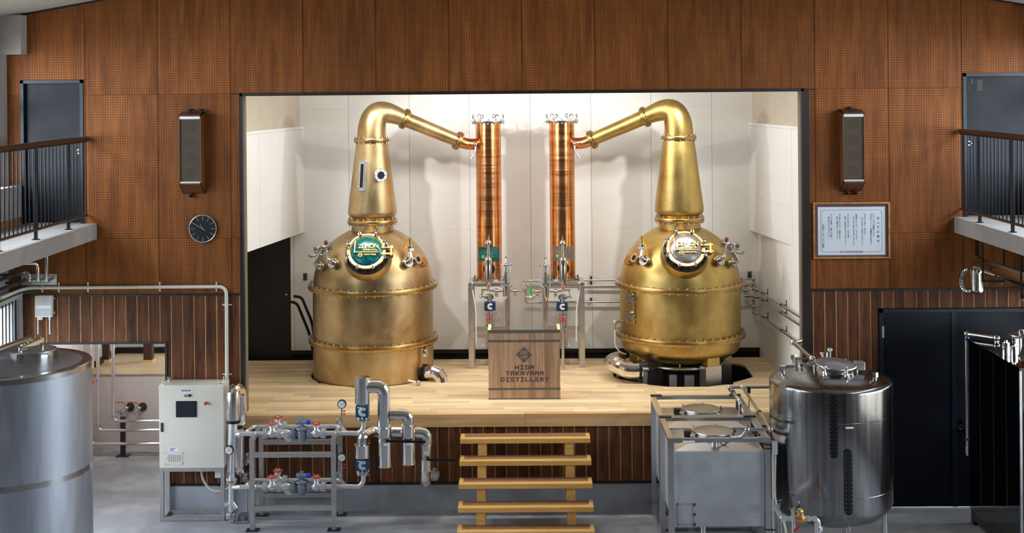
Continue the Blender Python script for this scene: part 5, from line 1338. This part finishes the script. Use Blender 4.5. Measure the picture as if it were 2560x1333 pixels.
# ================================================================== framed square tanks
def ibc(y0, y1, label, front):
    x0, x1 = P(1672, 1200, -2.2).x, P(1927, 1200, -2.2).x
    zt = P(1800, 1097, -2.2).z
    t = thing('framed_tank', label, 'tank', ((x0+x1)/2, (y0+y1)/2, 0), 'square tanks in steel frames')
    w = .058
    for x in (x0, x1-w):
        for y in (y0, y1-w): MB().box(x, x+w, y, y+w, 0, zt-w).build('post', M['satin'], t, False)
    for (a, b, c, d) in ((x0, x1, y0, y0+w), (x0, x1, y1-w, y1), (x0, x0+w, y0+w, y1-w), (x1-w, x1, y0+w, y1-w)):
        MB().box(a, b, c, d, zt-.04, zt).build('top_rail', M['satin'], t, False)
    for x in (x0, x1-.13):
        MB().box(x-.004, x+.134, y1-w-.002, y1+.004, zt-.002, zt+.012).build('corner_cap', M['dark'], t, False)
        MB().box(x-.004, x+.134, y0-.004, y0+w, zt-.044, zt+.008).build('corner_cap', M['satin'], t, False)
    for (a, b, c, d) in ((x0+w, x1-w, y0, y0+w), (x0+w, x1-w, y1-w, y1), (x0, x0+w, y0+w, y1-w), (x1-w, x1, y0+w, y1-w)):
        MB().box(a, b, c, d, .10, .15).build('bottom_rail', M['satin'], t, False)
    zb, z1 = P(1800, 1318, -2.16).z, P(1800, 1128, -2.16).z
    a, b, c, d = x0+w, x1-w, y0+.04, y1-.03
    MB().box(a, b, c, d, zb, z1).build('body', M['ibc'], t, False, bevel=.012)
    zc = z1+.045; cx, cy = (a+b)/2, (c+d)/2; e = .01; k_ = .30
    MB().add([(a+e, c+e, z1), (b-e, c+e, z1), (b-e, d-e, z1), (a+e, d-e, z1), (cx-k_, cy-k_, zc), (cx+k_, cy-k_, zc), (cx+k_, cy+k_, zc), (cx-k_, cy+k_, zc)], [(0, 1, 5, 4), (1, 2, 6, 5), (2, 3, 7, 6), (3, 0, 4, 7), (4, 5, 6, 7)]).build('sloped_top', M['satin'], t, False)
    hc = V((cx, cy+.0, zc)); r = .225
    MB().cyl(hc-V((0, 0, .01)), hc+V((0, 0, .05)), r-.02, n=40).build('hatch_neck', M['satin'], t)
    lid = MB().lathe([(r, .05), (r+.003, .055), (r, .065), (r*.6, .074), (.0001, .078)], hc, n=40).build('hatch_lid', M['satin'], t)
    for q in range(6):
        an = .3+q*PI/3; dv = V((math.cos(an), math.sin(an), 0))
        MB().bar(hc+dv*(r-.02)+V((0, 0, .045)), hc+dv*(r+.055)+V((0, 0, .03)), .02, .025).cyl(hc+dv*(r+.035)+V((0, 0, .0)), hc+dv*(r+.035)+V((0, 0, .07)), .008, n=8).build('hatch_clamp', M['steel'], t)
    MB().box(hc.x-r-.10, hc.x-r-.01, hc.y-.07, hc.y+.01, hc.z, hc.z+.07).build('hinge', M['dark'], t, False)
    if front:
        q = P(1695, 1285, c); qa, qb = P(1693, 1259, c), P(1736, 1313, c)
        m = MB()
        for (u, v_, s_, tt) in ((qa.x, qb.x, qa.z-.012, qa.z), (qa.x, qb.x, qb.z, qb.z+.012), (qa.x, qa.x+.012, qb.z, qa.z), (qb.x-.012, qb.x, qb.z, qa.z)): m.box(u, v_, c-.010, c, s_, tt)
        m.build('access_frame', M['galv'], t, False)
        for zz in (qa.z-.01, (qa.z+qb.z)/2, qb.z+.01): MB().cyl((qb.x, c-.016, zz-.012), (qb.x, c-.016, zz+.012), .012, n=8).build('access_hinge', M['dark'], t)
        la, lb_ = P(1707, 1102, y0), P(1737, 1106.5, y0); MB().box(la.x, lb_.x, y0-.006, y0-.004, lb_.z, la.z).build('label', M['label'], t, False)
        q = V((cx-.03, c+.11, z1)); MB().cyl(q, q+V((0, 0, .10)), .035, n=18).cyl(q+V((0, 0, .095)), q+V((0, 0, .115)), .045, n=18).build('vent_stub', M['satin'], t)
        MB().tube(bend([q+V((.04, 0, .08)), q+V((.10, 0, .02)), q+V((.15, 0, .08))], .05), .006, 6).build('earth_cable', M['dark'], t)
        for yy_ in (1113, 1122, 1325): q = P(1919, yy_, y0); MB().box(x1-w-.003, x1+.045, y0-.004, y0+w, q.z-.006, q.z+.006).build('cable_tie', M['black'], t, False)
        q = V((x1+.025, y0+.01, P(1930, 1120, y0).z))
        MB().box(q.x-.01, q.x+.05, q.y-.03, q.y+.03, q.z-.07, q.z+.07).build('junction_box', M['silver'], t, False, bevel=.006)
        MB().tube([(q.x, q.y, q.z-.06), (q.x+.0, q.y, .02)], .014, 8).build('conduit', M['cream'], t)
        MB().tube(bend([(q.x+.03, q.y, q.z-.06), (q.x+.02, q.y, q.z-.35), (q.x+.02, q.y-.01, q.z-.60), (q.x+.11, q.y-.10, q.z-.80), (q.x+.12, q.y-.12, q.z-.98), (q.x+.04, q.y, q.z-1.08)], .12), .012, 8).build('hose', M['cream'], t)
    q = V((cx-.15, c+.2, zb)); MB().cyl(q, q-V((0, 0, .25)), .03, n=14).build('outlet', M['steel'], t)
    return t
ibc(-2.2, -1.225, 'scuffed steel tank in a square frame, the nearer of two', True)
ibc(-1.215, -.17, 'scuffed steel tank in a square frame, the farther one against the stage', False)
# fill pipes over the square tanks
fz = P(1900, 967, -.30).z; Yp = -.30
t = thing('fill_manifold', 'steel fill pipes running over the two framed tanks', 'pipe', (2.65, -1.0, 1.3))
def q_(px, py, z=fz): return PZ(px, py, z)
A0 = P(1990, 967, Yp); A1 = P(1823, 969, Yp); fr = .019
MB().cyl(A0, A1, fr, n=14).build('header_pipe', M['steel'], t)
B0 = P(1856, 968, Yp); B1 = q_(1917, 1074); B1.x = B0.x-.03
MB().cyl(B0, B1, fr, n=14).build('branch_pipe', M['steel'], t)
B2 = V((P(1868, 1078, B1.y).x, B1.y, fz)); B3 = V((B2.x-.05, B1.y+.05, fz-.09))
MB().tube(bend([B1, B2, B3, V((B3.x-.09, B3.y+.05, fz-.11))], .03), fr, 12).build('front_spout', M['steel'], t)
C1 = V((A1.x+.02, -.75, fz-.02)); MB().tube(bend([A1, C1, V((C1.x+.02, -.86, fz-.05)), V((C1.x+.02, -.86, 1.36))], .05), fr, 12).build('rear_spout', M['steel'], t)
m = MB()
for q in (A1, B0, B1, B2): m.sphere(q, .032, 12)
for k in (.2, .45, .5): q = A1.lerp(C1, k); m.cyl(q+V((0, -.02, 0)), q+V((0, .02, 0)), .030, n=10)
q = A1.lerp(C1, .3); m.cyl(q, q+V((0, 0, .05)), .012, n=8)
q = B0.lerp(B1, .62); m.cyl(q+V((0, -.03, 0)), q+V((0, .03, 0)), .030, n=10)
stuff(m.build('fittings', M['steel'], t))
q = P(1872, 968, Yp); MB().cyl(q+V((0, 0, .01)), q+V((0, 0, -.07)), .022, n=10).build('support_clip', M['black'], t); MB().cyl(q, V((q.x, q.y, SF-.08)), .008, n=8).build('support_rod', M['steel'], t)
# ================================================================== right round tank
TC = V((P(2077, 1100, -1.85).x, -1.85, 0)); TR = .663
zs = P(2077, 941, -1.85).z; zb = P(2077, 1262, -1.85).z
t = thing('round_tank', 'dark polished round steel tank with two black bolted sight strips', 'tank', (TC.x, TC.y, 0))
pr = [(.0001, zb-.16), (.25, zb-.15), (.45, zb-.11), (.57, zb-.05), (.63, zb+.02), (TR, zb+.08)]+[(TR, zs-.06)]
pr += [(TR-.055*(1-math.cos(a*PI/12)), zs-.06+.055*math.sin(a*PI/12)) for a in range(1, 6)]+[(.56, zs+.014), (.40, zs+.035), (.24, zs+.055), (.0001, zs+.06)]
MB().lathe(pr, TC, n=80).build('shell', M['brushd'], t, ang=.8)
for z in (zb+.26, zs-.36): MB().torus((TC.x, TC.y, z), (0, 0, 1), TR-.0025, .0045, 72, 6).build('weld_ring', M['brushd'], t)
hc = TC+V((.06, .02, zs+.05)); r = .222; tilt = V((.05, -.10, 1)).normalized()
MB().lathe([(r-.015, -.06), (r-.02, .0), (r-.02, .06), (r-.01, .075)], hc, tilt, 40).build('hatch_neck', M['chrome'], t)
MB().lathe([(r, .075), (r+.004, .08), (r, .09), (r*.5, .108), (.0001, .115)], hc, tilt, 44).build('hatch_lid', M['satin'], t, ang=1)
for k in range(6):
    an = -.2+k*PI/3; dv = V((math.cos(an), math.sin(an), 0)); q = hc+dv*(r+.012)
    MB().cyl(q+V((0, 0, -.06)), q+V((0, 0, .10)), .009, n=8).bar(q+V((-.035, 0, -.07)), q+V((.035, 0, -.055)), .012, .02).bar(q-dv*.03+V((0, 0, .085)), q+dv*.02+V((0, 0, .075)), .018, .02).build('wing_clamp', M['chrome'], t)
q = hc+V((r+.045, .0, .06)); MB().box(q.x-.05, q.x+.05, q.y-.06, q.y+.06, q.z-.04, q.z+.05).build('hinge_block', M['satin'], t, False, bevel=.006)
def topz(p): return zs+.06*(1-min(1, math.hypot(p.x-TC.x, p.y-TC.y)/TR))
for (px, py) in ((1957, 934), (2187, 950), (1985, 905)):
    q = PZ(px, py, zs+.02); MB().cyl(q-V((0, 0, .02)), q+V((0, 0, .04)), .026, n=12).cyl(q+V((0, 0, .03)), q+V((0, 0, .085)), .038, n=6).build('hex_cap', M['chrome'], t)
q = PZ(2062, 893, zs+.03); MB().cyl(q-V((0, 0, .02)), q+V((0, 0, .05)), .055, n=18).cyl(q+V((0, 0, .05)), q+V((0, 0, .065)), .062, n=18).build('rear_port', M['chrome'], t)
q = PZ(2075, 893, zs+.03); MB().cyl(q, q+V((0, 0, .09)), .012, n=8).cyl(q+V((0, 0, .075)), q+V((0, 0, .10)), .03, n=12).build('rear_knob', M['silver'], t)
def strip(px, py0, py1):
    p0, n0 = on_body(TC, TR+.004, px, (py0+py1)/2); x = V((0, 0, 1)).cross(n0).normalized(); z0_, z1_ = on_body(TC, TR, px, py1)[0].z, on_body(TC, TR, px, py0)[0].z
    hw_ = .042; h = (z1_-z0_)/2; c = V((p0.x, p0.y, (z0_+z1_)/2))
    pol = []
    for k in range(9): a = PI*k/8; pol.append((hw_*math.cos(a), h-hw_+hw_*math.sin(a)))
    for k in range(9): a = PI+PI*k/8; pol.append((hw_*math.cos(a), -h+hw_+hw_*math.sin(a)))
    def slab(pol, d0, d1):
        m = MB(); n = len(pol); vs = [c+x*u+V((0, 0, v_))+n0*d0 for u, v_ in pol]+[c+x*u+V((0, 0, v_))+n0*d1 for u, v_ in pol]
        return m.add(vs, [tuple(range(n-1, -1, -1)), tuple(range(n, 2*n))]+[(i, (i+1) % n, (i+1) % n+n, i+n) for i in range(n)])
    s = slab(pol, -.02, .014).build('sight_strip', M['black'], t, False)
    slab([(u*.42, v_*.90) for u, v_ in pol], .014, .016).build('sight_glass', M['black'], s, False)
    m = MB(); nb = 15
    for k in range(nb):
        for sx in (-1, 1): q = c+x*(sx*.030)+V((0, 0, -h+.04+k*(2*h-.08)/(nb-1)))+n0*.014; m.cyl(q, q+n0*.005, .0055, n=6)
    stuff(m.build('strip_bolts', M['clamp'], s))
strip(2084, 987, 1146); strip(2120.5, 1124, 1288)
p0, n0 = on_body(TC, TR+.001, 2124, 1070); x = V((0, 0, 1)).cross(n0).normalized(); Rn = Matrix((x, V((0, 0, 1)), n0)).transposed()
MB().obox(p0, (.085, .018, .004), Rn).build('label', M['label'], t, False)
for k in range(4):
    a = math.radians(-28+90*k); q = TC+V((.585*math.cos(a), .585*math.sin(a), 0)); MB().cyl((q.x, q.y, .012), (q.x, q.y, zb+.0), .030, n=16).cyl((q.x, q.y, 0), (q.x, q.y, .012), .06, n=16).build('leg', M['steel'], t)
q = V((P(2108, 1310, -2.3).x, -2.3, P(2108, 1300, -2.3).z)); MB().tube(bend([q+V((-.04, .10, .12)), q+V((-.02, .0, .05)), q+V((.04, -.02, -.02)), q+V((.06, -.03, -.12))], .05), .022, 12).bar(q+V((-.02, 0, .06)), q+V((.06, 0, .065)), .012, .02).sphere(q, .034, 12).build('outlet_valve', M['steel'], t)
for (px, py) in ((1959, 1255), (1988, 1275)):
    p0, n0 = on_body(TC, TR, px, py); MB().cyl(p0-n0*.03, p0+n0*.06, .012, n=8).bar(p0+n0*.06+V((-.03, 0, .02)), p0+n0*.06+V((.03, 0, .03)), .01, .014).cyl(p0+n0*.06, p0+n0*.06+V((0, 0, -.05)), .012, n=8).build('sample_tap', M['steel'], t)
# feed pipe into the tank
FXp = P(1983, 856, 0).x; zf_ = P(1983, 856, 0).z
t = thing('tank_feed_pipe', 'steel feed pipe from the stage frame down into the round tank', 'pipe', (FXp, -.8, zs))
e = PZ(2030, 897, zf_); 
pl = [V((OX1-.01, .03, zf_+.02)), V((FXp, .0, zf_)), V((FXp+.02, e.y, zf_)), V((FXp+.02, e.y-.12, zf_-.0)), V((FXp-.17, e.y-.45, zf_-.02)), V((FXp-.22, e.y-.55, zf_-.05)), V((FXp-.22, e.y-.57, zs+.0))]
MB().tube(bend(pl, .06), .026, 14).build('pipe', M['steel'], t)
m = MB()
for q in (pl[1], pl[2]): m.sphere(q, .040, 12)
for k in (.35, .6): q = pl[3].lerp(pl[4], k); d = (pl[4]-pl[3]).normalized(); m.cyl(q-d*.03, q+d*.03, .040, n=10)
m.cyl(pl[6]+V((0, 0, .05)), pl[6]+V((0, 0, .09)), .045, n=10).bar(pl[6]+V((-.06, 0, .14)), pl[6]+V((.06, 0, .14)), .015, .015)
q = pl[4]+V((-.05, .06, .02)); m.cyl(q, q+V((-.16, .03, -.02)), .022, n=10).cyl(q+V((-.02, 0, .0)), q+V((-.02, 0, .10)), .035, n=8)
stuff(m.build('fittings', M['steel'], t))
# drain line with bronze check valve
dy = -2.75
def dp(px, py): return P(px, py, dy)
t = thing('drain_line', 'pipe with bronze check valve in front of the round tank', 'pipe', (dp(2000, 1330).x, dy, dp(2000, 1340).z-.05))
MB().tube(bend([P(1938, 1265, dy+.5), P(1940, 1272, dy+.35), dp(1955, 1297), dp(2046, 1297), dp(2047, 1345)], .06), .024, 14).build('pipe', M['cast'], t)
m = MB()
for px in (1958, 1982, 2020, 2037): q = dp(px, 1297); m.cyl(q+V((-.02, 0, 0)), q+V((.02, 0, 0)), .033, n=8)
q = dp(2049, 1322); m.cyl(q+V((0, 0, -.02)), q+V((0, 0, .02)), .033, n=8); stuff(m.build('couplings', M['cast'], t))
q = dp(2001, 1297); vb = MB().lathe([(.036, -.062), (.036, -.04), (.046, -.02), (.048, 0), (.046, .02), (.036, .04), (.036, .062)], q, (1, 0, 0), 16).cyl(q, q+V((0, 0, .065)), .034, n=14).build('check_valve', M['bronze'], t)
MB().cyl(q+V((0, 0, .062)), q+V((0, 0, .085)), .040, n=8).cyl(q+V((0, 0, .08)), q+V((0, 0, .10)), .028, n=6).build('valve_cap', M['brassp'], vb)
q = P(1990, 1322, dy+.1); MB().bar(q+V((-.02, 0, -.03)), q+V((.03, 0, .03)), .03, .02).build('red_lever', M['red'], t, False); MB().cyl(P(1984, 1272, dy+.2), P(1984, 1338, dy+.2), .02, n=10).build('side_pipe', M['steel'], t)
# ================================================================== left round tank
LC = V((-5.2, -3.25, 0)); LR = .80; lz_ = P(12, 908, -3.25).z
t = thing('jacketed_tank', 'big brushed steel tank with round hatch at the left edge', 'tank', (LC.x, LC.y, 0))
MB().lathe([(.0001, .25), (LR-.05, .25), (LR, .30), (LR, lz_-.012), (LR-.012, lz_), (.0001, lz_+.03)], LC, n=96).build('shell', M['brush'], t)
rimz = .06
MB().lathe([(LR-.01, lz_-rimz), (LR+.003, lz_-rimz), (LR+.003, lz_-.008), (LR-.006, lz_+.003), (LR-.02, lz_+.003)], LC, n=96).build('rim_band', M['steel'], t)
zz = P(210, 1168, -3.25).z; MB().lathe([(LR-.01, zz-.028), (LR+.004, zz-.028), (LR+.004, zz+.028), (LR-.01, zz+.028)], LC, n=96).build('seam_band', M['steel'], t)
hc = PZ(82, 900, lz_+.01); hc.z = lz_+.005; r = .222
MB().lathe([(r-.012, 0), (r-.012, .095), (r, .10)], hc, n=48).build('hatch_neck', M['chrome'], t)
MB().lathe([(r-.004, .095), (r+.008, .10), (r+.008, .115), (r-.02, .122), (r-.03, .115), (.0001, .125)], hc, n=48).build('hatch_lid', M['satin'], t)
MB().bar(hc+V((-.05, -.19, .15)), hc+V((.06, .10, .19)), .045, .035).cyl(hc+V((.06, .10, .12)), hc+V((.06, .10, .22)), .016, n=10).cyl(hc+V((-.05, -.20, .06)), hc+V((-.05, -.20, .17)), .018, n=10).build('hatch_yoke', M['chrome'], t)
for k in range(3): a = .3+k*2.1; q = hc+V(((r+.01)*math.cos(a), (r+.01)*math.sin(a), 0)); MB().box(q.x-.02, q.x+.02, q.y-.02, q.y+.02, q.z, q.z+.11).build('hatch_lug', M['chrome'], t, False)
k0 = PZ(101, 880, lz_); MB().cyl(k0, k0+V((0, 0, .13)), .016, n=10).cyl(k0+V((0, 0, .10)), k0+V((0, 0, .13)), .03, n=10).bar(k0+V((-.05, 0, .13)), k0+V((.05, 0, .13)), .02, .02).build('sample_port', M['steel'], t)
e = PZ(77, 868, lz_); e2 = V((e.x, e.y, P(77, 845, e.y).z)); far = V((e.x-.45, e.y-1.1, e2.z-.0))
far = V((e.x-.14, e.y-1.1, e2.z))
MB().tube(bend([V((e.x, e.y, lz_)), e2, far], .06), .034, 14).build('vent_pipe', M['steel'], t); MB().cyl((e.x-.12, e.y+.1, lz_), (e.x-.12, e.y+.1, e2.z-.06), .028, n=12).build('pipe_support', M['steel'], t)
for k in range(4): a = PI/4+k*PI/2; q = LC+V((.62*math.cos(a), .62*math.sin(a), 0)); MB().cyl((q.x, q.y, 0), (q.x, q.y, .3), .045, n=14).build('leg', M['steel'], t)
# ================================================================== mirror box tank at the right edge
by1, by0 = -.55, -2.2; BX0 = P(2421, 848, by1).x; bzt = P(2421, 848, by1).z; bzb = .17; BX1 = 6.27
t = thing('box_tank', 'mirror-polished rectangular steel tank with small hatch at the right edge', 'tank', ((BX0+BX1)/2, (by0+by1)/2, 0))
MB().box(BX0+.008, BX1-.008, by0+.008, by1-.008, bzb, bzt-.004).build('core', M['mirror'], t, False)
ys = [by1, PX(2450, 1000, BX0).y, PX(2483, 1000, BX0).y, PX(2515, 1000, BX0).y, by0]
for k in range(4): MB().box(BX0, BX0+.008, ys[k+1]+.008, ys[k]-.008, bzb, bzt-.03).build('side_panel', M['mirror'], t, False)
for y in ys[1:4]: MB().box(BX0+.003, BX0+.009, y-.006, y+.006, bzb, bzt-.03).build('seam', M['satin'], t, False)
MB().box(BX0-.006, BX0+.02, by0-.006, by0+.02, bzb, bzt-.03).build('corner_post', M['satin'], t, False)
MB().box(BX0-.006, BX1+.006, by0-.006, by1+.006, bzt-.03, bzt).build('top_plate', M['mirror'], t, False)
nx = 4
for k in range(4): x = BX0+.03+k*(BX1-BX0-.06)/4; MB().box(x, x+(BX1-BX0-.06)/4-.012, by0, by0+.008, bzb, bzt-.03).build('front_panel', M['mirror'], t, False)
for (px, py, r, h) in ((2514, 880, .045, .11), (2535, 885, .042, .09)):
    q = PZ(px, py, bzt); MB().cyl(q, q+V((0, 0, h)), r, n=18).cyl(q+V((0, 0, h*.45)), q+V((0, 0, h*.55)), r+.006, n=18).cyl(q+V((0, 0, h)), q+V((0, 0, h+.025)), r*.5, n=10).build('top_nozzle', M['chrome'], t)
hq = PZ(2556, 862, bzt); MB().cyl(hq, hq+V((0, 0, .10)), .12, n=28).build('hatch_neck', M['chrome'], t); hq2 = hq+V((0, 0, .10)); MB().lathe([(.0001, 0), (.15, 0), (.155, .01), (.15, .022), (.08, .035), (.0001, .04)], hq2, n=28).torus(hq2+V((-.02, -.02, .05)), (0, 1, 0), .03, .008, 14, 6).build('hatch_lid', M['satin'], t)
for (x, y) in ((BX0+.06, by1-.06), (BX1-.06, by1-.06), (BX0+.06, by0+.06), (BX1-.06, by0+.06)): MB().box(x-.05, x+.05, y-.05, y+.05, 0, bzb).build('leg', M['dark'], t, False)
MB().box(BX0+.01, BX0+.08, by0+.12, by1-.12, .06, .165).build('base_channel', M['dark'], t, False); MB().box(BX1-.08, BX1-.01, by0+.12, by1-.12, .06, .165).build('base_channel', M['dark'], t, False)
q0 = P(2417, 835, by1+.10); q1 = P(2496, 828, by1-.25); 
zp = q0.z
MB().tube(bend([V((q0.x, by1+.10, P(2417, 1138, by1+.1).z)), V((q0.x, by1+.10, zp)), V((q1.x, by1-.18, zp)), V((q1.x, by1-.18, bzt))], .05), .030, 14).build('overflow_pipe', M['steel'], t)
for (py) in (848, 1098): q = P(2417, py, by1+.10); MB().cyl((q0.x, by1+.10, q.z-.012), (q0.x, by1+.10, q.z+.012), .034, n=14).build('blue_ring', plain('tape_blue', (.02, .03, .18), .4), t)
q = P(2417, 1098, by1+.1); MB().bar((q0.x, by1+.1, q.z), (BX0+.02, by1-.03, q.z), .015, .015).build('pipe_clip', M['steel'], t, False)
q = P(2417, 1120, by1+.1); MB().cyl((q0.x, by1+.1, q.z-.05), (q0.x, by1+.1, q.z+.03), .038, n=14).build('pipe_union', M['steel'], t)
m = MB()
for zz in (zp,): m.sphere((q0.x, by1+.10, zz), .042, 12).sphere((q1.x, by1-.18, zz), .042, 12)
stuff(m.build('elbow_fittings', M['steel'], t))
# ================================================================== clad duct under the right balcony
dx = P(2440, 655, -.30).x; dz = P(2440, 655, -.30).z
t = thing('clad_duct', 'shiny clad pipe with flexible elbow hung under the right balcony', 'pipe', (dx, -2, dz-.3))
MB().tube(bend([V((dx, -5.5, dz+.03)), V((dx, -.33, dz)), V((dx, -.33, dz-.30))], .13, 5), .082, 22).build('duct', M['clad'], t, ang=.3)
MB().cyl((dx, -.33, dz-.13), (dx, -.33, dz-.34), .080, n=24).cyl((dx, -.33, dz-.22), (dx, -.33, dz-.225), .084, n=24).build('drop_sleeve', M['clad'], t)
MB().sphere((dx, -.33, dz-.34), .080, 18, .6).build('end_cap', M['chrome'], t)
pts = []; rr2 = []
for k in range(30):
    a = PI*.05+PI*.95*k/29; pts.append(V((dx-.07-.10*math.sin(a), -.25, dz-.235+.13*math.cos(a)))); rr2.append(.030+.009*(k % 2))
MB().tube(pts, rr2, 14).build('flexible_elbow', M['steel'], t, ang=.2)
for y in (-.9, -2.1, -3.3):
    MB().box(dx-.13, dx-.12, y-.02, y+.02, dz-.14, BB).box(dx+.12, dx+.13, y-.02, y+.02, dz-.14, BB).box(dx-.13, dx+.13, y-.02, y+.02, dz-.16, dz-.13).build('hanger', M['iron'], t, False)
    for s in (-1, 1): MB().cyl((dx+s*.09, y, dz-.19), (dx+s*.09, y, dz-.12), .018, n=8).build('hanger_bolt', M['chrome'], t)
MB().box(dx-.02, dx+.02, -.36, -.32, dz+.08, BB).build('hanger', M['iron'], t, False)
